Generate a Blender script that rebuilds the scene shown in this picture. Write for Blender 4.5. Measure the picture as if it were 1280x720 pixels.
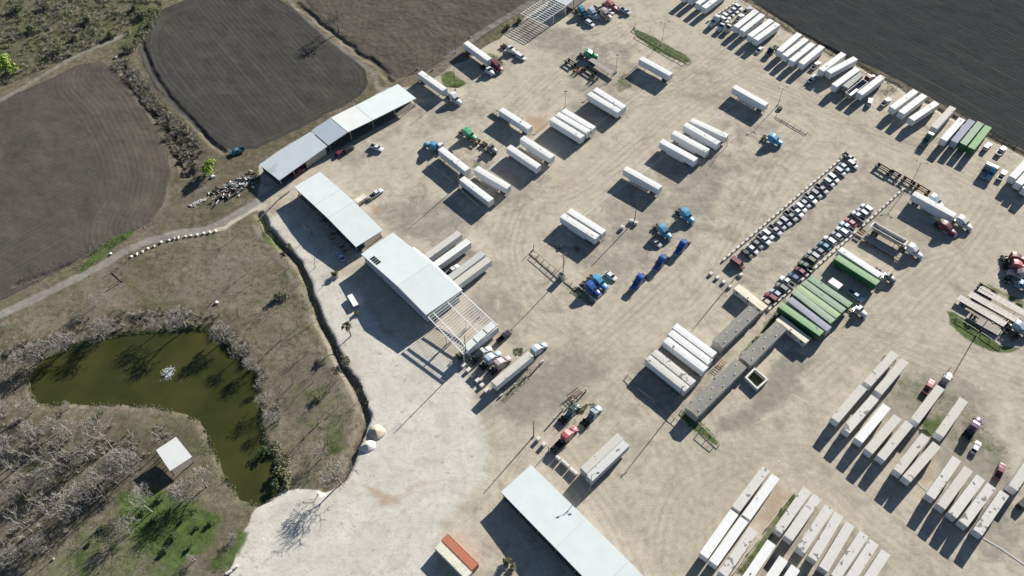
import bpy, math, random
import numpy as np
from mathutils import Vector, Matrix
for o in list(bpy.data.objects): bpy.data.objects.remove(o)
SC = bpy.context.scene
COL = SC.collection
R_ = random.Random(7)
rad = math.radians

# ------------------------------------------------------------------ camera
CAM_H, CAM_F, CAM_T, CAM_R = 230.963683, 1054.24122, 0.92344938, -0.02564239
cd = bpy.data.cameras.new('camera'); cam = bpy.data.objects.new('camera', cd); COL.objects.link(cam)
cd.sensor_width = 36.0; cd.sensor_fit = 'HORIZONTAL'; cd.lens = CAM_F / 1280 * 36.0
cd.clip_start = 1.0; cd.clip_end = 8000
_c, _s = math.cos(CAM_R), math.sin(CAM_R); _ct, _st = math.cos(CAM_T), math.sin(CAM_T)
_fwd = Vector((0, _ct, -_st)); _x0 = Vector((1, 0, 0)); _y0 = Vector((0, _st, _ct))
_x = _c * _x0 + _s * _y0; _y = -_s * _x0 + _c * _y0
M = Matrix((( _x.x, _y.x, -_fwd.x), (_x.y, _y.y, -_fwd.y), (_x.z, _y.z, -_fwd.z))).to_4x4()
M.translation = Vector((0, 0, CAM_H)); cam.matrix_world = M
SC.camera = cam
SC.render.resolution_x = 1024; SC.render.resolution_y = 576

# ------------------------------------------------------------------ sky and sun
SUN_AZ, SUN_EL = rad(49.7), rad(22.3)           # azimuth from +X, counter-clockwise
w = bpy.data.worlds.new('World'); SC.world = w; w.use_nodes = True
nt = w.node_tree; nt.nodes.clear()
sky = nt.nodes.new('ShaderNodeTexSky'); sky.sky_type = 'NISHITA'; sky.sun_disc = False
sky.sun_elevation = SUN_EL; sky.sun_rotation = rad(90) - SUN_AZ
sky.air_density = 0.8; sky.dust_density = 0.2; sky.ozone_density = 2.0
bg = nt.nodes.new('ShaderNodeBackground'); bg.inputs['Strength'].default_value = 0.05
wo = nt.nodes.new('ShaderNodeOutputWorld')
nt.links.new(sky.outputs[0], bg.inputs[0]); nt.links.new(bg.outputs[0], wo.inputs[0])
ld = bpy.data.lights.new('sun', 'SUN'); ld.energy = 5.0; ld.angle = rad(0.5); ld.color = (1.0, 0.95, 0.87)
sun = bpy.data.objects.new('sun', ld); COL.objects.link(sun)
sv = Vector((math.cos(SUN_AZ) * math.cos(SUN_EL), math.sin(SUN_AZ) * math.cos(SUN_EL), math.sin(SUN_EL)))
sun.rotation_euler = sv.to_track_quat('Z', 'Y').to_euler(); sun.location = sv * 500
SC.view_settings.view_transform = 'Standard'; SC.view_settings.look = 'None'
SC.view_settings.exposure = 1.25; SC.view_settings.gamma = 1.0

# ------------------------------------------------------------------ helpers
def at(px, py, z=0.0):
    """survey: the point of the site at height z that the photograph shows at pixel (px, py)"""
    x = (px - 640) / CAM_F; y = -(py - 360) / CAM_F
    d = _x * x + _y * y + _fwd
    t = (z - CAM_H) / d.z
    return Vector((d.x * t, d.y * t, z))
def atn(P, z=0.0):
    P = np.asarray(P, float); x = (P[:, 0] - 640) / CAM_F; y = -(P[:, 1] - 360) / CAM_F
    d = np.outer(x, _x) + np.outer(y, _y) + np.array(_fwd)
    t = (z - CAM_H) / d[:, 2]
    return np.stack([d[:, 0] * t, d[:, 1] * t], 1)
def ang(a, b): return math.atan2(b.y - a.y, b.x - a.x)

def tag(o, label=None, cat=None, group=None, kind=None):
    if label: o['label'] = label
    if cat: o['category'] = cat
    if group: o['group'] = group
    if kind: o['kind'] = kind
    return o
def empty(name, loc, rz=0.0, label=None, cat=None, group=None):
    o = bpy.data.objects.new(name, None); COL.objects.link(o); o.empty_display_size = 0.5
    o.location = loc; o.rotation_euler = (0, 0, rz)
    return tag(o, label, cat, group)

class MB:
    def __init__(s): s.v = []; s.f = []; s.m = []
    def q(s, pts, m=0):
        b = len(s.v); s.v += [tuple(p) for p in pts]; s.f.append(tuple(range(b, b + len(pts)))); s.m.append(m); return s
    def box(s, x0, x1, y0, y1, z0, z1, m=0, c=0.0):
        if c > 0:
            c = min(c, abs(x1-x0)*.45, abs(y1-y0)*.45, abs(z1-z0)*.45)
            b = len(s.v)
            sx = [(x0, x0+c), (x1, x1-c)]; sy = [(y0, y0+c), (y1, y1-c)]; sz = [(z0, z0+c), (z1, z1-c)]
            idx = {}
            for i in (0, 1):
                for j in (0, 1):
                    for k in (0, 1):
                        for a in range(3):
                            p = (sx[i][0 if a == 0 else 1], sy[j][0 if a == 1 else 1], sz[k][0 if a == 2 else 1])
                            idx[(i, j, k, a)] = len(s.v); s.v.append(p)
            def F(*ii): s.f.append(ii); s.m.append(m)
            for i in (0, 1):
                r = [idx[(i, 0, 0, 0)], idx[(i, 1, 0, 0)], idx[(i, 1, 1, 0)], idx[(i, 0, 1, 0)]]
                F(*(r if i else r[::-1]))
                r = [idx[(0, i, 0, 1)], idx[(1, i, 0, 1)], idx[(1, i, 1, 1)], idx[(0, i, 1, 1)]]
                F(*(r[::-1] if i else r))
                r = [idx[(0, 0, i, 2)], idx[(1, 0, i, 2)], idx[(1, 1, i, 2)], idx[(0, 1, i, 2)]]
                F(*(r if i else r[::-1]))
            for i in (0, 1):
                for j in (0, 1):
                    r = [idx[(i, j, 0, 0)], idx[(i, j, 1, 0)], idx[(i, j, 1, 1)], idx[(i, j, 0, 1)]]; F(*(r if (i + j) % 2 else r[::-1]))
                    r = [idx[(i, 0, j, 0)], idx[(i, 0, j, 2)], idx[(i, 1, j, 2)], idx[(i, 1, j, 0)]]; F(*(r if (i + j) % 2 else r[::-1]))
                    r = [idx[(0, i, j, 1)], idx[(1, i, j, 1)], idx[(1, i, j, 2)], idx[(0, i, j, 2)]]; F(*(r if (i + j) % 2 else r[::-1]))
                    for k in (0, 1):
                        r = [idx[(i, j, k, 0)], idx[(i, j, k, 1)], idx[(i, j, k, 2)]]; F(*(r if (i + j + k) % 2 else r[::-1]))
            return s
        b = len(s.v)
        s.v += [(x0,y0,z0),(x1,y0,z0),(x1,y1,z0),(x0,y1,z0),(x0,y0,z1),(x1,y0,z1),(x1,y1,z1),(x0,y1,z1)]
        for f in ((0,3,2,1),(4,5,6,7),(0,1,5,4),(1,2,6,5),(2,3,7,6),(3,0,4,7)):
            s.f.append(tuple(b+i for i in f)); s.m.append(m)
        return s
    def hexa(s, P, m=0):      # 8 points, bottom 4 ccw then top 4
        b = len(s.v); s.v += [tuple(p) for p in P]
        for f in ((0,3,2,1),(4,5,6,7),(0,1,5,4),(1,2,6,5),(2,3,7,6),(3,0,4,7)):
            s.f.append(tuple(b+i for i in f)); s.m.append(m)
        return s
    def tube(s, pts, rr, n=6, m=0, caps=True):
        pts = [Vector(p) for p in pts]; b = len(s.v); K = len(pts)
        if not isinstance(rr, (list, tuple)): rr = [rr] * K
        for i, p in enumerate(pts):
            d = (pts[min(i+1, K-1)] - pts[max(i-1, 0)]).normalized()
            u = d.cross(Vector((0, 0, 1)) if abs(d.z) < 0.9 else Vector((1, 0, 0))).normalized(); v = d.cross(u)
            for k in range(n):
                a = 2 * math.pi * k / n
                s.v.append(tuple(p + (u * math.cos(a) + v * math.sin(a)) * rr[i]))
        for i in range(K - 1):
            for k in range(n):
                k2 = (k + 1) % n
                s.f.append((b+i*n+k, b+i*n+k2, b+(i+1)*n+k2, b+(i+1)*n+k)); s.m.append(m)
        if caps:
            s.f.append(tuple(b + k for k in range(n))[::-1]); s.m.append(m)
            s.f.append(tuple(b + (K-1)*n + k for k in range(n))); s.m.append(m)
        return s
    def loft(s, secs, m=0):   # sections: lists of equal length of points, closed loops
        b = len(s.v); n = len(secs[0])
        for sec in secs: s.v += [tuple(p) for p in sec]
        for i in range(len(secs) - 1):
            for k in range(n):
                k2 = (k + 1) % n
                s.f.append((b+i*n+k, b+i*n+k2, b+(i+1)*n+k2, b+(i+1)*n+k)); s.m.append(m)
        s.f.append(tuple(b + k for k in range(n))[::-1]); s.m.append(m)
        s.f.append(tuple(b + (len(secs)-1)*n + k for k in range(n))); s.m.append(m)
        return s
    def mesh(s, name, mats, smooth=False):
        me = bpy.data.meshes.new(name); me.from_pydata(s.v, [], s.f)
        for mt in (mats if isinstance(mats, (list, tuple)) else [mats]): me.materials.append(mt)
        if any(s.m): me.polygons.foreach_set('material_index', s.m)
        if smooth: me.polygons.foreach_set('use_smooth', [True] * len(s.f))
        me.update(); return me
    def obj(s, name, mats, parent=None, smooth=False):
        o = bpy.data.objects.new(name, s.mesh(name, mats, smooth)); COL.objects.link(o)
        if parent: o.parent = parent
        return o

class T:                      # a template: named parts with meshes, copied for every individual
    def __init__(s): s.parts = []
    def add(s, name, mesh, paint=False, loc=(0, 0, 0), rot=0.0, sub=None, key=None):
        s.parts.append((name, mesh, paint, loc, rot, sub or [], key)); return s
    def place(s, name, loc, rz, label, cat, group=None, paint=None, extra=None, scale=None):
        root = empty(name, loc, rz, label, cat, group)
        if scale: root.scale = scale
        for (nm, me, pt, lc, rt, sub, key) in s.parts:
            if callable(me): me = me()
            o = bpy.data.objects.new(nm, me); COL.objects.link(o); o.parent = root; o.location = lc; o.rotation_euler = (0, 0, rt)
            mt = None
            if extra and key in extra: mt = extra[key]
            elif pt and paint: mt = paint
            if mt:
                o.material_slots[0].link = 'OBJECT'; o.material_slots[0].material = mt
            for (n2, m2, l2) in sub:
                o2 = bpy.data.objects.new(n2, m2); COL.objects.link(o2); o2.parent = o; o2.location = l2
        return root

# ------------------------------------------------------------------ materials
class NG:
    def __init__(s, name):
        s.mat = bpy.data.materials.new(name); s.mat.use_nodes = True; s.t = s.mat.node_tree; s.t.nodes.clear()
        s.out = s.n('OutputMaterial'); s.b = s.n('BsdfPrincipled'); s.t.links.new(s.b.outputs[0], s.out.inputs[0])
        s.tc = s.n('TexCoord'); s.geo = s.n('NewGeometry')
    def n(s, ty): return s.t.nodes.new('ShaderNode' + ty)
    def set(s, inp, v):
        if isinstance(v, bpy.types.NodeSocket): s.t.links.new(v, inp)
        elif isinstance(v, (tuple, list)) and len(v) == 3 and inp.type == 'RGBA': inp.default_value = (*v, 1)
        else: inp.default_value = v
    def noise(s, scale, detail=4, rough=0.55, vec=None, dist=0.0):
        n = s.n('TexNoise'); n.inputs['Scale'].default_value = scale; n.inputs['Detail'].default_value = detail
        n.inputs['Roughness'].default_value = rough; n.inputs['Distortion'].default_value = dist
        s.t.links.new(vec if vec is not None else s.geo.outputs['Position'], n.inputs['Vector']); return n.outputs['Fac']
    def math(s, op, a, b=0.0, clamp=False):
        n = s.n('Math'); n.operation = op; n.use_clamp = clamp; s.set(n.inputs[0], a); s.set(n.inputs[1], b); return n.outputs[0]
    def rng(s, v, a, b, c=0.0, d=1.0, smooth=False):
        n = s.n('MapRange'); n.inputs[1].default_value = a; n.inputs[2].default_value = b; n.inputs[3].default_value = c; n.inputs[4].default_value = d
        if smooth: n.interpolation_type = 'SMOOTHSTEP'
        s.set(n.inputs[0], v); return n.outputs[0]
    def mix(s, f, a, b, mode='MIX'):
        n = s.n('Mix'); n.data_type = 'RGBA'; n.blend_type = mode; s.set(n.inputs[0], f); s.set(n.inputs[6], a); s.set(n.inputs[7], b); return n.outputs[2]
    def attr(s, name):
        n = s.n('Attribute'); n.attribute_name = name; return n
    def bump(s, h, strength=0.3, dist=0.1):
        n = s.n('Bump'); n.inputs['Strength'].default_value = strength; n.inputs['Distance'].default_value = dist
        s.set(n.inputs['Height'], h); s.t.links.new(n.outputs[0], s.b.inputs['Normal'])
    def fin(s, col, rough=0.6, metal=0.0, spec=None):
        s.set(s.b.inputs['Base Color'], col); s.set(s.b.inputs['Roughness'], rough); s.set(s.b.inputs['Metallic'], metal)
        if spec is not None: s.b.inputs['Specular IOR Level'].default_value = spec
        return s.mat
_mc = {}
def simple(name, col, rough=0.6, metal=0.0, var=0.25, scale=1.2, dirt=(0.22, 0.19, 0.15), dirtamt=0.25, obj=False):
    if name in _mc: return _mc[name]
    g = NG(name)
    oi = g.n('ObjectInfo')
    vec = g.n('VectorMath'); vec.operation = 'ADD'; g.t.links.new(g.tc.outputs['Object'], vec.inputs[0])
    sc = g.n('VectorMath'); sc.operation = 'SCALE'; cx = g.n('CombineXYZ')
    g.t.links.new(oi.outputs['Random'], cx.inputs[0]); g.t.links.new(oi.outputs['Random'], cx.inputs[1])
    g.t.links.new(cx.outputs[0], sc.inputs[0]); sc.inputs['Scale'].default_value = 90; g.t.links.new(sc.outputs[0], vec.inputs[1])
    v = vec.outputs[0]
    n1 = g.noise(scale, 5, 0.6, v); n2 = g.noise(scale * 0.3, 3, 0.5, v)
    c = g.mix(g.rng(n1, 0.3, 0.7), tuple(x * (1 - var) for x in col), tuple(min(1, x * (1 + var * 0.4)) for x in col))
    c = g.mix(g.math('MULTIPLY', g.rng(n2, 0.45, 0.75), dirtamt), c, dirt)
    _mc[name] = g.fin(c, rough, metal, spec=(0.5 if rough < 0.4 else 0.15)); return _mc[name]

W_PAINT = simple('white_trailer_paint', (0.60, 0.62, 0.63), 0.45, var=0.10, dirtamt=0.12, dirt=(0.4, 0.38, 0.34))
def roof_mat(name, col, stains, seam=True):
    g = NG(name); oi = g.n('ObjectInfo')
    vec = g.n('VectorMath'); vec.operation = 'ADD'; g.t.links.new(g.tc.outputs['Object'], vec.inputs[0])
    cx = g.n('CombineXYZ'); g.t.links.new(g.math('MULTIPLY', oi.outputs['Random'], 150.0), cx.inputs[0]); g.t.links.new(g.math('MULTIPLY', oi.outputs['Random'], 61.0), cx.inputs[1])
    g.t.links.new(cx.outputs[0], vec.inputs[1]); v = vec.outputs[0]
    n1 = g.noise(0.8, 5, 0.6, v); n2 = g.noise(0.35, 2, 0.5, v)
    c = g.mix(g.rng(n1, 0.3, 0.75), tuple(x * 0.86 for x in col), col)
    sp = g.rng(g.math('MULTIPLY', g.noise(0.9, 1.5, 0.4, v), g.rng(n2, 0.3, 0.7)), 0.56 - stains * 0.13, 0.60 - stains * 0.11)
    c = g.mix(sp, c, (0.13, 0.13, 0.13))
    sx = g.n('SeparateXYZ'); g.t.links.new(g.tc.outputs['Object'], sx.inputs[0])
    rib = g.math('SINE', g.math('MULTIPLY', sx.outputs[0], 2 * math.pi / 0.61))
    c = g.mix(g.math('MULTIPLY', g.rng(rib, 0.9, 1.0), 0.18), c, (0.35, 0.35, 0.35))
    g.bump(rib, 0.25, 0.02)
    # a per-trailer difference in weathering
    c = g.mix(g.math('MULTIPLY', oi.outputs['Random'], 0.22), c, (0.44, 0.42, 0.37))
    return g.fin(c, 0.8, spec=0.12)
ROOF_W = roof_mat('white_trailer_roof', (0.66, 0.665, 0.65), 0.0)
ROOF_S = roof_mat('stained_trailer_roof', (0.53, 0.515, 0.48), 1.0)
ROOF_C = roof_mat('cream_trailer_roof', (0.49, 0.47, 0.42), 0.15)
ROOF_G = roof_mat('grey_trailer_roof', (0.42, 0.44, 0.42), 0.1)
ROOF_V = roof_mat('violet_grey_trailer_roof', (0.26, 0.27, 0.36), 0.1)
GREENS = {'green': roof_mat('green_trailer_roof', (0.22, 0.36, 0.19), 0.0), 'pale': roof_mat('pale_green_trailer_roof', (0.26, 0.345, 0.25), 0.2),
          'bright': roof_mat('bright_green_trailer_roof', (0.30, 0.42, 0.23), 0.0)}
GREEN_SIDE = simple('green_trailer_side', (0.03, 0.12, 0.045), 0.5)
GREY_SIDE = simple('grey_trailer_side', (0.34, 0.36, 0.42), 0.5)
RUB = simple('rubber', (0.018, 0.018, 0.018), 0.85, dirtamt=0.5)
RIM = simple('wheel_metal', (0.45, 0.45, 0.45), 0.4, 0.6)
STEEL = simple('galvanised_steel', (0.40, 0.41, 0.41), 0.45, 0.5)
DARK = simple('dark_frame_steel', (0.035, 0.033, 0.032), 0.65)
GLASS = simple('tinted_glass', (0.02, 0.026, 0.032), 0.06, var=0.1, dirtamt=0.05)
LAMPR = simple('red_lamp', (0.35, 0.02, 0.015), 0.3)
LAMPW = simple('clear_lamp', (0.7, 0.7, 0.68), 0.15)
CHROME = simple('chrome', (0.7, 0.7, 0.7), 0.2, 0.9, dirtamt=0.1)
CONC = simple('white_concrete', (0.60, 0.58, 0.53), 0.8, scale=2.5)
GREYCONC = simple('grey_concrete', (0.42, 0.41, 0.38), 0.85, scale=2.5)
WHITE = simple('white_paint', (0.68, 0.68, 0.66), 0.45, var=0.08, dirtamt=0.1)
WOODP = simple('weathered_wood', (0.13, 0.105, 0.08), 0.85, scale=3)
WOODL = simple('grey_planks', (0.30, 0.28, 0.245), 0.85, scale=2)
PIPE = simple('pale_pipe', (0.62, 0.60, 0.52), 0.5)
RUST = simple('rusty_metal', (0.17, 0.075, 0.04), 0.8)
BLACKP = simple('black_paint', (0.025, 0.026, 0.028), 0.35, dirtamt=0.15)
PAINTS = {}
def paint(name):
    cols = dict(white=(0.57,0.58,0.58), silver=(0.31,0.33,0.35), grey=(0.15,0.16,0.17), black=(0.02,0.022,0.025), red=(0.34,0.085,0.10),
        maroon=(0.15,0.03,0.045), blue=(0.05,0.08,0.19), royal=(0.02,0.075,0.28), cyan=(0.06,0.28,0.46), teal=(0.04,0.20,0.25), lightblue=(0.34,0.42,0.49),
        green=(0.05,0.30,0.14), darkgreen=(0.035,0.075,0.05), cream=(0.62,0.57,0.47), mauve=(0.38,0.30,0.30), purple=(0.10,0.06,0.13), orange=(0.62,0.13,0.06), tan=(0.40,0.34,0.26), pickblue=(0.10,0.28,0.42), deepgreen=(0.02,0.14,0.10))
    if name not in PAINTS: PAINTS[name] = simple(name + '_vehicle_paint', cols[name], 0.38, 0.0, var=0.12, dirtamt=0.18)
    return PAINTS[name]
# ------------------------------------------------------------------ ground
rs = np.random.RandomState(3)
def vnoise(X, Y, cell, seed=0, octs=3):
    r = np.random.RandomState(seed); out = 0; amp = 1; tot = 0
    for o in range(octs):
        g = r.rand(96, 96); x = X / cell; y = Y / cell
        xi = np.floor(x).astype(int); yi = np.floor(y).astype(int); fx = x - xi; fy = y - yi
        fx = fx*fx*(3-2*fx); fy = fy*fy*(3-2*fy)
        a = g[xi % 96, yi % 96]; b = g[(xi+1) % 96, yi % 96]; c = g[xi % 96, (yi+1) % 96]; d = g[(xi+1) % 96, (yi+1) % 96]
        out = out + amp * ((a*(1-fx)+b*fx)*(1-fy) + (c*(1-fx)+d*fx)*fy); tot += amp; amp *= 0.5; cell = cell * 0.5
    return out / tot
ST = 0.62
xs = np.arange(-262, 262, ST); ys = np.arange(52, 384, ST)
X, Y = np.meshgrid(xs, ys); shp = X.shape
WX = X + (vnoise(X, Y, 9, 1) - .5) * 5; WY = Y + (vnoise(X, Y, 9, 2) - .5) * 5
SX = X + (vnoise(X, Y, 6, 11) - .5) * 1.6; SY = Y + (vnoise(X, Y, 6, 12) - .5) * 1.6
def sdist(poly, x, y, closed=True):        # signed distance, inside negative
    P = np.asarray(poly, float); n = len(P); d = np.full(x.shape, 1e9); ins = np.zeros(x.shape, bool)
    for i in range(n if closed else n - 1):
        a = P[i]; b = P[(i+1) % n]; e = b - a; L = max(e @ e, 1e-9)
        t = np.clip(((x-a[0])*e[0] + (y-a[1])*e[1]) / L, 0, 1)
        d = np.minimum(d, np.hypot(x - a[0] - t*e[0], y - a[1] - t*e[1]))
        if closed:
            c = ((a[1] > y) != (b[1] > y)); dy = b[1] - a[1]
            with np.errstate(divide='ignore', invalid='ignore'):
                xc = a[0] + (y - a[1]) * e[0] / (dy if dy != 0 else 1e-9)
            ins ^= c & (x < xc)
    return np.where(ins, -d, d) if closed else d
def sm(d, a, b):  # 1 when d<=a, 0 when d>=b
    t = np.clip((b - d) / (b - a), 0, 1); return t*t*(3-2*t)
def area(px, soft=1.5, warp=1): 
    x, y = ((X, Y), (SX, SY), (WX, WY))[warp]
    return sm(sdist(atn(px), x, y), -soft, soft)
def line(px, w_, soft=1.0, warp=1):
    x, y = ((X, Y), (SX, SY), (WX, WY))[warp]
    return sm(sdist(atn(px), x, y, False), w_/2 - soft/2, w_/2 + soft/2)
POND = [(36,475),(39,492),(48,504),(100,504.5),(150,505.5),(195,507.5),(232,515),(250,527),(262,548),(276,580),(288,603),(302,624),(322,630),(345,618),(354,606),(342,580),(330,556),(324,530),(327,502),(320,475),(304,452),(287,435),(267,419),(246,412),(217,414),(160,418),(130,424),(100,435),(72,443),(50,452)]
PW = atn(POND, -0.5)
DITCH = [(326,268),(333,285),(350,305),(372,330),(386,362),(398,395),(412,425),(426,455),(441,478),(452,500),(457,520),(450,545),(440,570),(427,598),(405,612)]
PARK = [(-200,395),(0,410),(60,383),(130,350),(165,325),(200,305),(240,293),(280,288),(322,262),(330,275),(352,300),(378,328),(392,362),(404,395),(420,428),(434,456),(450,480),(460,500),(462,522),(455,548),(444,575),(430,604),(405,614),(380,612),(352,612),(330,627),(316,640),(312,655),(304,668),(300,685),(290,708),(286,720),(270,780),(-300,780)]
FA = [(-150,440),(0,376),(50,352),(105,318),(150,300),(172,287),(190,275),(206,250),(213,215),(208,190),(196,160),(178,130),(160,105),(142,88),(125,76),(95,82),(60,100),(0,125),(-120,185),(-250,260)]
FB = [(190,18),(235,-2),(300,-60),(350,0),(380,18),(410,45),(440,70),(457,88),(460,105),(452,118),(430,132),(400,147),(360,168),(320,186),(292,188),(272,180),(245,162),(218,135),(195,110),(180,85),(174,62),(177,42)]
FC = [(365,-30),(385,5),(405,28),(440,55),(470,80),(497,98),(530,90),(570,66),(605,46),(640,22),(670,-2),(720,-60),(500,-120)]
FD = [(905,-40),(940,0),(985,30),(1040,64),(1100,88),(1160,120),(1210,150),(1260,178),(1290,192),(1500,290),(1700,100),(1300,-150)]
WHITEG = [(343,282),(350,264),(372,292),(398,322),(428,348),(446,372),(450,380),(475,420),(500,440),(530,425),(560,450),(572,472),(585,500),(592,515),(600,540),(608,560),(600,600),(560,640),(545,660),(540,700),(520,760),(250,780),(284,722),(292,705),(300,690),(306,668),(312,655),(318,640),(330,627),(352,610),(380,612),(405,614),(430,604),(446,575),(457,548),(463,522),(462,500),(448,475),(434,450),(416,415),(400,378),(388,345),(372,322),(353,298)]
A = {}
A['white'] = np.clip(area(WHITEG, 9.0) * 1.3, 0, 1)
A['park'] = area(PARK, 1.2)
fa, fb, fc, fd = area(FA, 1.2), area(FB, 1.2), area(FC, 2), area(FD, 1.0)
A['field'] = np.clip(fa + fb + fc + fd, 0, 1)
A['tone'] = np.clip(fa * 0.72 + fc * 0.95 + fb * 0.42, 0, 1)
# rough land between and around the fields
ROUGH1 = [(-300,200),(0,122),(40,108),(90,83),(125,72),(145,86),(165,104),(182,128),(200,158),(214,190),(220,215),(212,250),(196,272),(175,290),(150,303),(110,325),(60,352),(40,370),(75,372),(130,350),(165,325),(200,305),(240,290),(280,282),(322,255),(325,225),(324,206),(345,190),(400,155),(450,128),(497,102),(475,84),(445,62),(410,38),(385,15),(365,-20),(350,-40),(330,-40),(358,8),(395,34),(440,72),(462,92),(464,108),(455,122),(430,136),(400,151),(360,172),(320,190),(290,193),(268,184),(240,165),(215,138),(190,110),(176,86),(170,62),(174,40),(188,16),(230,-6),(240,-60),(-100,-100)]
rough = area(ROUGH1, 1.5) * (1 - A['field'])
dil = np.clip(sm(sdist(atn(FA), WX, WY), 4, 7) + sm(sdist(atn(FB), WX, WY), 3, 6) + sm(sdist(atn(FC), WX, WY), 4, 7) + sm(sdist(atn(FD), WX, WY), 2.5, 4.5) * .8, 0, 1)
LEFTV = area([(-300,520),(-300,300),(50,340),(110,325),(150,300),(150,330),(60,383),(0,410)], 2)
A['dry'] = np.clip(A['park'] + LEFTV + area(ROUGH1, 1.5) + dil, 0, 1)
TR1 = [(-60,425),(0,393),(40,375),(80,355),(115,338),(150,318),(180,303),(215,293),(260,286),(290,272),(325,250),(360,228)]
TR2 = [(-80,175),(0,125),(30,108),(60,90),(95,70),(130,55),(160,42)]
TR3 = [(352,-10),(380,22),(410,48),(440,70),(468,92),(470,108),(480,112)]
TR4 = [(148,300),(200,265),(250,238),(300,200),(330,186),(400,152),(455,124),(490,106)]
TR5 = [(560,70),(600,42),(640,18),(665,2),(700,-20)]
A['track'] = np.clip(line(TR1, 3.6, 2.5) + line(TR2, 3, 2) * .7 + line(TR3, 2.6, 2) * .6 + line([(318,283),(338,316),(372,354),(390,398),(418,450),(436,482),(446,512),(439,545),(424,577)], 1.8, 1.5) * .55 + line(TR4, 5, 5) * .3 + line(TR5, 4, 2) * .6, 0, 1)
GREEN = [([(150,610),(185,610),(222,618),(248,630),(268,645),(270,668),(258,690),(240,705),(215,712),(180,690),(165,665),(150,650)],3,1),
 ([(95,640),(140,655),(150,690),(120,700),(85,690)],4,.5), ([(262,700),(285,690),(298,665),(306,668),(298,695),(280,715),(258,715)],2,.9), ([(230,545),(252,548),(272,575),(285,600),(270,605),(250,585)],3,.45),
 ([(110,318),(140,297),(165,288),(165,296),(140,310),(110,335),(95,340)],1.5,1),([(165,0),(205,0),(200,20),(190,40),(160,62),(145,60),(165,30)],4,.55),
 ([(200,412),(245,404),(275,418),(300,440),(322,470),(318,478),(300,455),(270,428),(245,413),(205,417),(130,426),(60,450),(60,444),(130,418)],1,1.0),([(330,300),(352,320),(372,350),(388,392),(400,430),(385,420),(365,380),(345,345)],5,.42),([(350,480),(400,470),(430,490),(445,520),(430,560),(380,560),(355,520)],5,.4),([(-30,118),(30,98),(75,76),(120,56),(155,40),(170,0),(0,-40)],8,.42),([(0,560),(80,540),(150,560),(120,600),(40,640),(0,660)],7,.38),([(60,690),(150,660),(260,720),(150,760),(40,740)],5,.55),
 ([(325,270),(338,290),(352,310),(345,325),(330,300)],2,.6),([(365,330),(385,345),(398,390),(385,400),(365,370)],3,.3),([(395,545),(425,535),(430,560),(405,575)],2,.6),([(330,560),(355,570),(360,610),(345,615)],2,.6),([(395,465),(425,480),(420,500),(385,520),(370,520)],3,.35),
 ([(549,94),(563,88),(584,104),(572,110),(556,108)],1,.8),([(606,62),(618,68),(632,80),(622,85),(610,75)],1,.6),
 ([(790,36),(800,38),(835,55),(858,70),(864,78),(855,79),(820,64),(796,46)],.8,.95),([(765,105),(780,92),(795,90),(790,108),(775,115)],1.5,.5),
 ([(668,315),(702,345),(745,374),(740,384),(700,357),(664,325)],1,.35),([(700,345),(745,374),(740,384),(705,362)],1,.4),
 ([(928,450),(925,440),(945,420),(970,390),(966,415),(945,440)],1,.8),([(935,470),(945,463),(958,474),(946,484)],.4,1),([(857,510),(872,520),(900,552),(895,557),(870,538),(850,520)],.8,.8),
 ([(1184,388),(1195,392),(1225,412),(1250,432),(1275,436),(1262,442),(1240,440),(1205,422),(1188,405)],1.0,1),([(1234,352),(1262,368),(1282,378),(1280,390),(1258,372),(1235,358)],1,.7),
 ([(1100,465),(1150,462),(1185,480),(1215,500),(1262,560),(1262,600),(1230,590),(1190,570),(1170,540),(1120,500)],4,.42),([(930,440),(960,400),(985,370),(975,420),(945,445)],1.5,.8),([(1095,100),(1112,100),(1122,115),(1108,122),(1098,112)],2,.45),([(1145,520),(1175,525),(1170,545),(1150,545)],2,.8),([(1150,465),(1180,475),(1168,495),(1145,485)],3,.3),
 ([(990,615),(980,630),(955,665),(920,715),(930,722),(960,680),(990,640),(997,620)],.6,.8),([(540,183),(560,190),(580,205),(600,222),(590,230),(560,205)],1,.4),([(640,430),(655,428),(652,445),(642,445)],2,.35),([(1085,268),(1108,275),(1105,290),(1088,284)],2,.4),([(592,200),(600,203),(598,212),(590,210)],1,.5),([(665,455),(683,448),(660,478),(630,505),(622,500)],1,.4),([(735,500),(750,508),(758,525),(742,520)],2,.3),([(700,535),(725,510),(740,500),(720,530)],1.5,.35)]
gr = np.zeros(shp)
for px, s_, k in GREEN: gr = np.maximum(gr, area(px, s_, 2 if s_ > 1 else 1) * k)
A['green'] = gr
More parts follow.
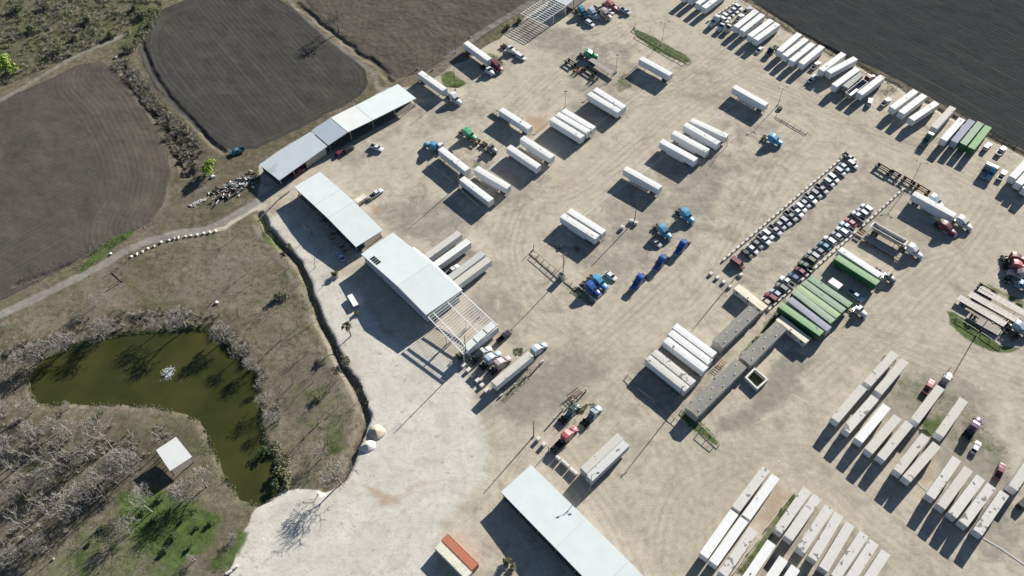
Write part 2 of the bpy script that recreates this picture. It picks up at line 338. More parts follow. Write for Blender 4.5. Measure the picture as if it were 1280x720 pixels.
STAIN = [([(690,140),(760,100),(800,130),(760,165),(720,185)],4,.55),([(640,215),(560,180),(540,200),(580,250),(640,270),(700,220)],4,.5),([(760,240),(860,170),(930,200),(880,290),(800,330),(750,350),(700,320)],6,.55),([(820,100),(860,60),(900,100),(960,140),(1000,180),(930,190),(880,140)],5,.35),([(700,60),(790,50),(800,110),(720,120)],5,.5),([(930,320),(1000,260),(1060,205),(1120,240),(1060,300),(980,350)],4,.4),([(790,460),(850,400),(920,450),(860,520),(800,510)],4,.5),([(1080,190),(1130,230),(1200,290),(1150,330),(1080,310),(1050,300)],4,.35),([(1200,380),(1290,340),(1290,450),(1230,430)],4,.4),([(950,690),(1000,610),(1120,690),(1100,760),(940,760)],4,.4),([(1150,620),(1200,560),(1290,620),(1290,740),(1240,700)],4,.4),([(600,470),(660,430),(700,440),(640,500)],3,.5),([(470,250),(530,280),(520,300),(480,280)],3,.5),([(400,190),(500,130),(520,150),(440,215)],3,.4),([(500,100),(560,80),(640,60),(650,80),(580,115),(520,130)],4,.45),([(500,235),(560,250),(600,270),(580,300),(540,310),(500,300),(470,270)],5,.6),([(520,300),(560,290),(600,310),(640,330),(610,350),(570,330)],4,.5),([(600,350),(660,370),(640,430),(580,400)],4,.5),
 ([(640,470),(720,430),(760,460),(700,520),(640,540),(610,510)],6,.75),([(800,300),(780,290),(740,330),(770,360),(820,330)],5,.55),([(640,20),(740,40),(730,75),(660,60)],4,.6),([(500,130),(600,120),(620,150),(520,175)],5,.4),
 ([(880,560),(990,500),(1010,450),(985,430),(930,500),(905,530)],3,.7),([(1085,195),(1135,225),(1100,260),(1040,215)],3,.35),([(915,330),(945,330),(960,350),(940,365),(915,350)],2,.5),([(1195,350),(1225,365),(1205,380),(1185,372)],4,.5),([(900,200),(960,180),(1000,190),(960,220),(910,230)],5,.4),
 ([(1100,480),(1150,460),(1220,480),(1260,560),(1280,700),(1230,700),(1180,600),(1100,560)],6,.7),([(760,80),(790,90),(780,120),(740,110)],4,.5),([(330,230),(350,270),(420,330),(400,340),(340,280)],2,.4),([(720,440),(780,500),(830,560),(800,620),(740,560)],10,.35),([(850,250),(900,220),(960,240),(940,300),(870,300)],8,.3),([(640,560),(700,560),(720,600),(690,620),(650,600)],3,.2)]
stn = np.zeros(shp)
for px, s_, k in STAIN: stn = np.maximum(stn, area(px, s_, 2) * k)
A['stain'] = stn
BR = [([(460,620),(500,612),(530,600),(545,608),(515,620),(470,632)],2,.5),([(455,610),(480,615),(505,620),(485,634),(468,630)],2,.8),([(655,196),(680,200),(685,212),(660,210)],1.5,.5),([(625,345),(610,350),(600,340)],2,.2),([(660,145),(680,150),(688,160),(672,170),(660,165)],2,.9),([(465,255),(480,260),(475,270),(465,268)],1.5,.8),([(680,265),(720,240),(735,228),(700,215),(680,240)],4,.35),([(1045,385),(1075,400),(1060,412)],2,.5),([(755,180+140),(745,350),(720,350)],2,.6),([(790,160),(800,180),(830,235),(860,240),(840,205)],3,.4),
  ([(955,672),(975,640),(985,620),(965,600),(945,640)],2,.6),([(1140,600),(1175,560),(1185,570),(1150,615)],2,.6)]
brn = np.zeros(shp)
for px, s_, k in BR: brn = np.maximum(brn, area(px, s_, 2) * k)
A['brown'] = brn
# scrub shade of the rough land: darker, weedier soil
SCRUB = [([(200,0),(175,40),(170,62),(176,86),(190,110),(215,138),(240,165),(268,184),(290,193),(320,190),(400,151),(462,115),(466,98),(440,72),(395,34),(358,8),(385,15),(410,38),(475,84),(497,102),(400,155),(322,215),(322,255),(240,290),(175,290),(212,250),(220,215),(200,158),(165,104),(125,72),(145,60)],3,.5),([(0,110),(60,88),(120,62),(150,20),(200,-10),(-80,-60),(-150,130)],6,.55),([(140,78),(160,70),(185,105),(215,140),(245,165),(262,190),(250,205),(215,190),(200,160),(175,120)],3,1),([(100,400),(200,380),(300,395),(330,450),(310,450),(270,412),(160,412),(60,440),(0,470),(0,440)],5,.75),([(0,520),(150,530),(230,530),(250,560),(200,620),(120,640),(60,690),(0,720)],6,.7),([(140,340),(190,320),(220,330),(230,350),(190,360)],5,.5),([(250,180),(290,190),(310,192),(300,215),(270,210),(250,230)],3,.6),
   ([(335,455),(365,450),(400,440),(430,455),(400,500),(370,540),(340,520)],4,.5)]
scr = np.zeros(shp)
for px, s_, k in SCRUB: scr = np.maximum(scr, area(px, s_, 2) * k)
A['scrub'] = scr

Z = (vnoise(X, Y, 2.5, 5) - .5) * 0.10 * (1 - A['field']) + A['dry'] * (vnoise(X, Y, 7, 6) - .5) * 0.5 + A['field'] * ((vnoise(X, Y, 1.3, 8, 2) - .5) * .28 * (0.35 + fc) + (vnoise(X, Y, 30, 9) - .5) * .8)
Z -= 0.02
dd = sdist(atn(DITCH), SX, SY, False); Z -= 1.4 * sm(dd, 0.4, 2.0)
Z += 0.15 * np.exp(-((dd - 4.0) / 1.3) ** 2) * (A['park'])
D2 = [(150,85),(172,112),(190,138),(212,165),(228,190),(240,215)]; dd2 = sdist(atn(D2), WX, WY, False); Z -= 1.3 * sm(dd2, 0.5, 3.5)
D3 = [(372,5),(400,28),(430,48),(470,82),(490,100)]; Z -= 0.7 * sm(sdist(atn(D3), WX, WY, False), 0.3, 2.0)
D4 = [(178,55),(190,90),(212,122),(240,152),(262,176),(280,190)]; Z -= 0.6 * sm(sdist(atn(D4), SX, SY, False), 0.3, 1.6)
D5 = [(20,355),(60,342),(100,325),(115,318),(150,300)]; Z -= 0.5 * sm(sdist(atn(D5), SX, SY, False), 0.3, 1.6)
D6 = [(945,5),(1000,40),(1060,75),(1120,108),(1190,146),(1240,172),(1290,198)]; Z -= 0.5 * sm(sdist(atn(D6), SX, SY, False), 0.3, 1.5)
# spoil ridge beside the track and the two gravel heaps on the white pad
def heap(px, py, r, h, ax=1.0): 
    c = at(px, py); q = np.hypot((SX - c.x) / ax, SY - c.y); return h * np.clip(1 - q / r, 0, 1) ** 1.0
sp = sdist(PW, SX, SY)
basin = sm(sp, -3.0, 2.2); Z = Z * (1 - basin) - 1.5 * basin
# furrow coordinates
def rot(a, b):                             # along-direction from two photo points
    p, q = at(*a), at(*b); t = math.atan2(q.y - p.y, q.x - p.x); return t
def uv(t): return X * -math.sin(t) + Y * math.cos(t), X * math.cos(t) + Y * math.sin(t)
FU = np.zeros(shp); FV = np.zeros(shp)
u, v = uv(rot((0, 270), (150, 190))); FU[:] = u; FV[:] = v
sA = -sdist(atn(FA), X, Y)
edgeA = sdist(atn([(142,88),(170,115),(196,160),(208,190),(213,215),(206,250),(190,275)]), X, Y, False)
m = (fa > .5) & (edgeA < 26); FU = np.where(m, edgeA, FU); A['tone'] = np.clip(A['tone'] + .28 * np.where(fa > .5, sm(edgeA, 8, 30), 0), 0, 1)
u, v = uv(rot((265, 30), (385, 170))); sB = -sdist(atn(FB), X, Y)
m = fb > .5; FU = np.where(m, np.where(sB < 9, sB, u), FU); FV = np.where(m, v, FV)
u, v = uv(rot((940, 0), (1280, 185))); m = fd > .5; FU = np.where(m, u, FU); FV = np.where(m, v, FV)
# wheel-worn lines in the yard: direction of the aisles
ydir = rot((500, 330), (960, 40)); u1, v1 = uv(ydir)
yd2 = rot((900, 400), (1240, 620)); u2, v2 = uv(yd2)
wsel = sm(sdist(atn([(620,480),(860,420),(1180,280),(1400,260),(1400,800),(560,800)]), WX, WY), -14, 14)
ym = (A['field'] < .5)
FU = np.where(ym, u1, FU); FV = np.where(ym, v1, FV)
# painted arcs of tyres
ARCS = [[(870,720),(880,640),(900,600),(950,580),(1010,590),(1080,650),(1160,710)],[(760,520),(800,470),(900,560),(1000,560),(1060,590)],[(560,560),(700,470),(780,400),(850,340)],[(640,240),(700,250),(760,215),(860,130),(940,80)],[(660,470),(720,440),(760,430),(800,470),(850,560),(880,640)],[(700,560),(760,640),(800,720)],[(1010,420),(1060,400),(1150,330),(1200,310),(1240,250),(1200,215),(1100,170),(1000,110)],[(655,260),(640,320),(660,370),(700,420)],[(860,380),(900,330),(960,210),(1000,170)],[(1080,420),(1160,440),(1280,480)],[(1070,410),(1180,460),(1290,520)],[(560,210),(600,180),(700,90),(780,40)],[(890,80),(980,115),(1080,160),(1180,190)],[(900,520),(1000,480),(1060,430)],[(820,700),(840,620),(900,580),(1000,560)],[(470,560),(500,500),(560,470)],[(790,120),(840,110),(900,70),(930,40)],[(1240,260),(1190,330),(1130,390),(1080,440)],[(900,480),(960,560),(1080,620),(1200,700)],[(880,500),(940,590),(1060,660),(1150,720)],[(650,400),(740,440),(820,520),(860,580)],[(440,690),(500,610),(510,590)],[(452,705),(512,622),(520,600)]]
trk = np.zeros(shp)
for k, a in enumerate(ARCS):
    P = atn(a); Q = []
    for i in range(len(P) - 1):          # smooth the polyline
        p0 = P[max(i-1, 0)]; p1 = P[i]; p2 = P[i+1]; p3 = P[min(i+2, len(P)-1)]
        for t in np.linspace(0, 1, 8, endpoint=False):
            Q.append(.5*((2*p1)+(-p0+p2)*t+(2*p0-5*p1+4*p2-p3)*t*t+(-p0+3*p1-3*p2+p3)*t**3))
    Q.append(P[-1]); d = sdist(Q, X + (vnoise(X, Y, 25, 40 + k) - .5) * 3, Y, False)
    prof = np.exp(-((d - 1.1) / .45) ** 2) + .7 * np.exp(-((d - 3.6) / .5) ** 2) + .5 * np.exp(-((d - 6.4) / .6) ** 2) + .35 * np.exp(-((d - 9.5) / .7) ** 2)
    trk = np.maximum(trk, prof * (.45 + .55 * vnoise(X, Y, 18, 70 + k)))
A['tyre'] = trk * (1 - A['dry']) * (1 - A['field'])
# concrete strips set flush in the yard
STRIPS = [[(935,118),(882,154),(827,197),(811,210),(762,244),(731,269),(681,306),(668,315)],[(845,80),(800,118),(746,155),(700,188),(652,224)],[(692,152),(667,174),(634,192),(612,211),(573,232),(556,247)],[(1218,666),(1252,686),(1290,712)],[(1146,602),(1158,613)]]

def mesh_from_grid(name, mask, mat):
    idx = np.arange(X.size).reshape(shp)
    q = np.stack([idx[:-1, :-1], idx[:-1, 1:], idx[1:, 1:], idx[1:, :-1]], -1)[mask]
    used, inv = np.unique(q, return_inverse=True); q = inv.reshape(-1, 4)
    me = bpy.data.meshes.new(name); me.vertices.add(len(used)); me.loops.add(q.size); me.polygons.add(len(q))
    co = np.stack([X.ravel()[used], Y.ravel()[used], Z.ravel()[used]], 1)
    me.vertices.foreach_set('co', co.ravel().astype(np.float32))
    me.loops.foreach_set('vertex_index', q.ravel().astype(np.int32))
    me.polygons.foreach_set('loop_start', np.arange(0, q.size, 4, dtype=np.int32))
    me.polygons.foreach_set('loop_total', np.full(len(q), 4, dtype=np.int32))
    me.polygons.foreach_set('use_smooth', np.ones(len(q), dtype=bool))
    me.update()
    for nm, ks in (('mA', ('white', 'field', 'dry')), ('mB', ('green', 'tone', 'stain')), ('mC', ('track', 'brown', 'scrub'))):
        at_ = me.attributes.new(nm, 'FLOAT_VECTOR', 'POINT')
        at_.data.foreach_set('vector', np.stack([A[k].ravel()[used] for k in ks], 1).ravel().astype(np.float32))
    at_ = me.attributes.new('mD', 'FLOAT_VECTOR', 'POINT')
    at_.data.foreach_set('vector', np.stack([FU.ravel()[used], FV.ravel()[used], A['tyre'].ravel()[used]], 1).ravel().astype(np.float32))
    me.materials.append(mat); o = bpy.data.objects.new(name, me); COL.objects.link(o); o['kind'] = 'structure'
    return o

def ground_material():
    g = NG('site_ground')
    def sep(name):
        a = g.attr(name); s_ = g.n('SeparateXYZ'); g.t.links.new(a.outputs['Vector'], s_.inputs[0]); return s_.outputs
    white, field, dry = sep('mA'); green, tone, stain = sep('mB'); track, brown, scrub = sep('mC'); fu, fv, tyre = sep('mD')
    n_big = g.noise(0.018, 4, 0.55); n_mid = g.noise(0.09, 5, 0.6); n_sm = g.noise(0.45, 5, 0.65); n_fine = g.noise(1.8, 4, 0.7); n_patch = g.noise(0.22, 6, 0.62, dist=0.6)
    def vec(a, ka, b, kb):
        c = g.n('CombineXYZ'); g.set(c.inputs[0], g.math('MULTIPLY', a, ka)); g.set(c.inputs[1], g.math('MULTIPLY', b, kb)); return c.outputs[0]
    st1 = g.noise(1.0, 5, 0.6, vec(fu, 0.42, fv, 0.045), 1.4)
    st2 = g.noise(1.0, 5, 0.6, vec(fu, 0.08, fv, 0.30), 1.6)
    # yard: pale dusty caliche
    c = g.mix(g.rng(n_big, 0.3, 0.7), (0.385, 0.342, 0.283), (0.44, 0.397, 0.333))
    c = g.mix(g.rng(n_mid, 0.35, 0.7, 0, .55), c, (0.46, 0.42, 0.36))
    c = g.mix(g.rng(st1, 0.48, 0.78, 0, 0.38), c, (0.28, 0.255, 0.22))
    c = g.mix(g.rng(g.math('MULTIPLY', g.rng(st1, .45, .25), g.rng(n_mid, .4, .6)), 0, 1, 0, .35), c, (0.50, 0.46, 0.40))
    c = g.mix(g.math('MULTIPLY', g.rng(st2, 0.5, 0.75, 0, 0.5), g.rng(n_big, .45, .6)), c, (0.26, 0.24, 0.205))
    c = g.mix(g.math('MULTIPLY', tyre, 0.62, True), c, (0.245, 0.21, 0.165))
    n_mot = g.noise(0.16, 9, 0.72, dist=0.4); n_mot2 = g.noise(0.55, 8, 0.75)
    c = g.mix(g.math('MULTIPLY', g.rng(n_mot, 0.50, 0.62, 0, 0.85), g.rng(n_big, .36, .62, .15, 1.0)), c, (0.265, 0.235, 0.195))
    c = g.mix(g.rng(n_mot, 0.47, 0.36, 0, 0.4), c, (0.51, 0.465, 0.395))
    c = g.mix(g.rng(n_mot2, 0.52, 0.63, 0, 0.42), c, (0.25, 0.22, 0.18))
    c = g.mix(g.rng(n_mot2, 0.46, 0.34, 0, 0.28), c, (0.53, 0.485, 0.41))
    sf = g.rng(g.math('ADD', g.math('MULTIPLY', stain, 1.45), g.math('MULTIPLY', g.math('SUBTRACT', n_mot, 0.5), 2.6)), 0.2, 0.95, 0, 0.8)
    c = g.mix(sf, c, g.mix(g.rng(n_sm, .3, .7), (0.165, 0.155, 0.138), (0.27, 0.25, 0.22)))
    bf = g.rng(g.math('ADD', brown, g.math('MULTIPLY', g.math('SUBTRACT', n_sm, 0.5), 1.2)), 0.25, 0.8, 0, 0.75)
    c = g.mix(1.0, c, (0.98, 0.972, 0.925), 'MULTIPLY')
    # white gravel pad
    wc = g.mix(g.rng(n_mid, 0.3, 0.7), (0.45, 0.43, 0.38), (0.56, 0.535, 0.475))
    wc = g.mix(g.rng(n_mot, 0.51, 0.61, 0, 0.55), wc, (0.37, 0.345, 0.30)); wc = g.mix(g.rng(n_mot2, 0.51, 0.62, 0, 0.62), wc, (0.37, 0.34, 0.285)); wc = g.mix(g.rng(n_big, 0.48, 0.60, 0, 0.35), wc, (0.42, 0.385, 0.32)); wc = g.mix(g.rng(g.noise(0.35, 6, .7), 0.60, 0.66, 0, 0.7), wc, (0.27, 0.235, 0.185))
    wc = g.mix(g.rng(n_patch, 0.60, 0.70, 0, 0.5), wc, (0.36, 0.32, 0.27))
    wc = g.mix(g.math('MULTIPLY', tyre, 0.3, True), wc, (0.40, 0.38, 0.34))
    wf = g.rng(g.math('ADD', white, g.math('MULTIPLY', g.math('SUBTRACT', n_mid, 0.5), 1.1)), 0.35, 0.7)
    c = g.mix(wf, c, wc)
    c = g.mix(bf, c, (0.32, 0.225, 0.15))
    # rough grassland
    dc = g.mix(g.rng(n_sm, 0.35, 0.65), (0.085, 0.072, 0.050), (0.185, 0.155, 0.112))
    dc = g.mix(g.rng(n_mid, 0.40, 0.62), dc, g.mix(g.rng(n_sm, .3, .7), (0.070, 0.078, 0.036), (0.135, 0.130, 0.075)))
    dc = g.mix(g.rng(n_big, 0.46, 0.56, 0, 0.6), dc, g.mix(g.rng(n_fine, .3, .7), (0.11, 0.088, 0.068), (0.26, 0.225, 0.175)))
    dc = g.mix(g.rng(n_mot, 0.50, 0.60, 0, 0.6), dc, g.mix(g.rng(n_mot2, .4, .6), (0.050, 0.060, 0.025), (0.11, 0.115, 0.055)))
    dc = g.mix(g.rng(n_mot2, 0.5, 0.6, 0, 0.75), dc, (0.06, 0.052, 0.038)); dc = g.mix(g.rng(n_mot2, 0.44, 0.34, 0, 0.6), dc, (0.27, 0.23, 0.175))
    dc = g.mix(g.rng(g.noise(0.045, 6, .7, dist=.6), 0.52, 0.60, 0, 0.85), dc, g.mix(g.rng(n_mot2, .4, .6), (0.10, 0.082, 0.068), (0.215, 0.18, 0.145)))
    scf = g.rng(g.math('ADD', scrub, g.math('MULTIPLY', g.math('SUBTRACT', n_patch, 0.5), 0.9)), 0.2, 0.9, 0, 0.85)
    dc = g.mix(scf, dc, g.mix(g.rng(n_sm, .35, .65), (0.040, 0.038, 0.026), (0.105, 0.095, 0.068)))
    df = g.rng(g.math('ADD', dry, g.math('MULTIPLY', g.math('SUBTRACT', n_sm, 0.5), 0.7)), 0.35, 0.65)
    c = g.mix(df, c, dc)
    # ploughed soil
    fc1 = g.mix(g.rng(n_mid, .3, .7), (0.019, 0.025, 0.028), (0.030, 0.035, 0.038))
    fc2 = g.mix(g.rng(n_mid, .3, .7), (0.062, 0.055, 0.045), (0.096, 0.084, 0.068))
    fcol = g.mix(g.rng(tone, 0.1, 0.9), fc1, fc2)
    rows = g.math('SINE', g.math('MULTIPLY', fu, 2 * math.pi / 2.1)); strip = g.noise(1.0, 5, 0.65, vec(fu, 0.55, fv, 0.018), 0.3)
    fcol = g.mix(g.math('MULTIPLY', g.rng(rows, 0.2, 1.0), g.rng(strip, 0.42, 0.62, 0.05, 0.55)), fcol, g.mix(tone, (0.05, 0.053, 0.052), (0.115, 0.11, 0.095)))
    fcol = g.mix(g.rng(strip, 0.56, 0.74, 0, 0.5), fcol, (0.085, 0.082, 0.07))
    fcol = g.mix(g.rng(n_fine, 0.55, 0.75, 0, 0.35), fcol, (0.03, 0.028, 0.025))
    ff = g.rng(g.math('ADD', field, g.math('MULTIPLY', g.math('SUBTRACT', n_sm, 0.5), 0.6)), 0.4, 0.62)
    c = g.mix(ff, c, fcol)
    # worn dirt tracks
    tc_ = g.mix(g.rng(n_sm, .3, .7), (0.175, 0.165, 0.145), (0.27, 0.255, 0.225))
    tf = g.rng(g.math('ADD', track, g.math('MULTIPLY', g.math('SUBTRACT', n_mid, 0.5), 0.7)), 0.3, 0.8, 0, 0.9)
    c = g.mix(tf, c, tc_)
    # green growth
    gc = g.mix(g.rng(n_sm, .3, .7), (0.030, 0.058, 0.010), (0.085, 0.140, 0.030))
    gc = g.mix(g.rng(n_mot2, 0.5, 0.62, 0, .7), gc, (0.018, 0.036, 0.008)); gc = g.mix(g.rng(n_mot, 0.52, 0.62, 0, .6), gc, (0.055, 0.06, 0.028))
    gc = g.mix(g.rng(n_mid, .52, .72, 0, .5), gc, (0.17, 0.16, 0.08))
    gf = g.rng(g.math('ADD', green, g.math('MULTIPLY', g.math('SUBTRACT', n_patch, 0.5), 1.3)), 0.3, 0.75, 0, 0.92)
    c = g.mix(gf, c, gc)
    c = g.mix(g.rng(n_fine, 0.2, 0.8, 0.0, 0.22), c, (0.12, 0.105, 0.085))
    h = g.math('ADD', g.math('MULTIPLY', n_mot2, 0.9), g.math('MULTIPLY', n_fine, 0.35))
    h = g.math('ADD', h, g.math('MULTIPLY', g.math('MULTIPLY', rows, field), 0.10))
    h = g.math('ADD', h, g.math('MULTIPLY', g.math('MULTIPLY', n_patch, df), 1.4))
    h = g.math('ADD', h, g.math('MULTIPLY', g.math('MULTIPLY', n_sm, g.rng(tone, .7, 1.0)), 0.9))
    g.bump(h, 0.5, 0.22)
    return g.fin(c, 0.95, spec=0.0)
GM = ground_material()
fcen = lambda a: (a[:-1, :-1] + a[:-1, 1:] + a[1:, 1:] + a[1:, :-1]) / 4
cls = np.zeros((shp[0]-1, shp[1]-1), int)
cls[fcen(A['white']) > .5] = 1; cls[fcen(A['dry']) > .5] = 2; cls[fcen(A['track']) > .6] = 3
for i, a in enumerate((fa, fb, fc, fd)): cls[fcen(a) > .5] = 4 + i
for i, nm in enumerate(('truck_yard_ground', 'white_gravel_pad', 'rough_grassland', 'dirt_track', 'ploughed_field', 'ploughed_field', 'ploughed_field', 'ploughed_field')):
    mesh_from_grid(nm, cls == i, GM)
# land beyond the surveyed sheet, out to the horizon
far = MB(); x0, x1, y0, y1 = xs[0] + 1, xs[-1] - 1, ys[0] + 1, ys[-1] - 1; B_ = 4500
far.q([(-B_, -B_, -.9), (B_, -B_, -.9), (B_, y0, -.9), (-B_, y0, -.9)]); far.q([(-B_, y1, -.9), (B_, y1, -.9), (B_, B_, -.9), (-B_, B_, -.9)])
far.q([(-B_, y0, -.9), (x0, y0, -.9), (x0, y1, -.9), (-B_, y1, -.9)]); far.q([(x1, y0, -.9), (B_, y0, -.9), (B_, y1, -.9), (x1, y1, -.9)])
g = NG('distant_farmland'); n_ = g.noise(0.006, 3); vo = g.n('TexVoronoi'); vo.inputs['Scale'].default_value = 0.004; g.t.links.new(g.geo.outputs['Position'], vo.inputs['Vector'])
FARM = g.fin(g.mix(g.rng(n_, .4, .6), g.mix(0.7, vo.outputs['Color'], (0.07, 0.07, 0.05)), (0.12, 0.11, 0.08)), 0.95)
o = far.obj('distant_farmland', FARM); o['kind'] = 'structure'

# concrete strips
for k, s_ in enumerate(STRIPS):
    P = [at(a, b) for a, b in s_]; mb = MB()
    for i in range(len(P) - 1):
        a, b = P[i], P[i+1]; d = (b - a).normalized(); n = Vector((-d.y, d.x, 0)) * 0.27
        mb.hexa([a - n - Vector((0,0,.1)), b - n - Vector((0,0,.1)), b + n - Vector((0,0,.1)), a + n - Vector((0,0,.1)), a - n + Vector((0,0,.06)), b - n + Vector((0,0,.06)), b + n + Vector((0,0,.06)), a + n + Vector((0,0,.06))])
    o = mb.obj('concrete_strip', GREYCONC); o['kind'] = 'structure'

# pond
g = NG('pond_water')
wn = g.noise(0.06, 3); wr = g.noise(1.3, 4, 0.5, dist=0.4)
sx = g.n('SeparateXYZ'); g.t.links.new(g.geo.outputs['Position'], sx.inputs[0])
gx = g.rng(sx.outputs[0], -185, -115)
col = g.mix(g.rng(wn, .35, .65), (0.027, 0.031, 0.008), (0.046, 0.046, 0.013)); g.bump(wr, 0.12, 0.05)
WATER = g.fin(col, 0.12); g.b.inputs['IOR'].default_value = 1.33
cx_, cy_ = PW.mean(0)
mb = MB(); pts = []
for i in range(len(PW)):
    a = PW[i]; b = PW[(i+1) % len(PW)]; pv = PW[i-1]; t = b - pv; t = t / np.hypot(*t); nn = np.array([t[1], -t[0]])
    # push outwards a little so that the sheet meets the bank
    pts.append(a)
area2 = sum(PW[i][0]*PW[(i+1)%len(PW)][1]-PW[(i+1)%len(PW)][0]*PW[i][1] for i in range(len(PW)))
sgn = 1 if area2 > 0 else -1
outp = []
for i in range(len(PW)):
    t = PW[(i+1) % len(PW)] - PW[i-1]; t = t / np.hypot(*t); outp.append(PW[i] + sgn * np.array([t[1], -t[0]]) * 1.3)
mb.q([(p[0], p[1], -0.5) for p in (outp if sgn > 0 else outp[::-1])])
import bmesh
o = mb.obj('pond_water', WATER); bm = bmesh.new(); bm.from_mesh(o.data); bmesh.ops.triangulate(bm, faces=bm.faces[:]); bm.to_mesh(o.data); bm.free(); o['kind'] = 'structure'
# ------------------------------------------------------------------ vehicle templates
def wheel_mesh(name, r, wdt, dual=False):
    mb = MB()
    def one(y0, y1):
        n = 14; b = len(mb.v)
        for (yy, rr) in ((y0, r*.92), (y0 + .04, r), (y1 - .04, r), (y1, r*.92)):
            for k in range(n):
                a = 2*math.pi*k/n; mb.v.append((math.cos(a)*rr, yy, math.sin(a)*rr))
        for i in range(3):
            for k in range(n):
                k2 = (k+1) % n; mb.f.append((b+i*n+k, b+(i+1)*n+k, b+(i+1)*n+k2, b+i*n+k2)); mb.m.append(0)
        mb.f.append(tuple(b+k for k in range(n))); mb.m.append(0); mb.f.append(tuple(b+3*n+k for k in range(n))[::-1]); mb.m.append(0)
    if dual: one(-wdt, -.03); one(.03, wdt)
    else: one(-wdt/2, wdt/2)
    return mb.mesh(name, RUB)
def rim_mesh(name, r, wdt):
    mb = MB(); mb.tube([(0, -wdt, 0), (0, wdt, 0)], [r, r], 10); return mb.mesh(name, RIM)
TW = wheel_mesh('dual_wheel', 0.52, 0.33, True); TR = rim_mesh('rim', 0.26, 0.345)
SW = wheel_mesh('steer_wheel', 0.52, 0.30); SR = rim_mesh('rim', 0.27, 0.165)
CW = wheel_mesh('car_wheel', 0.34, 0.23); CR = rim_mesh('rim', 0.2, 0.13)
PWH = wheel_mesh('pickup_wheel', 0.40, 0.27); PR = rim_mesh('rim', 0.24, 0.15)

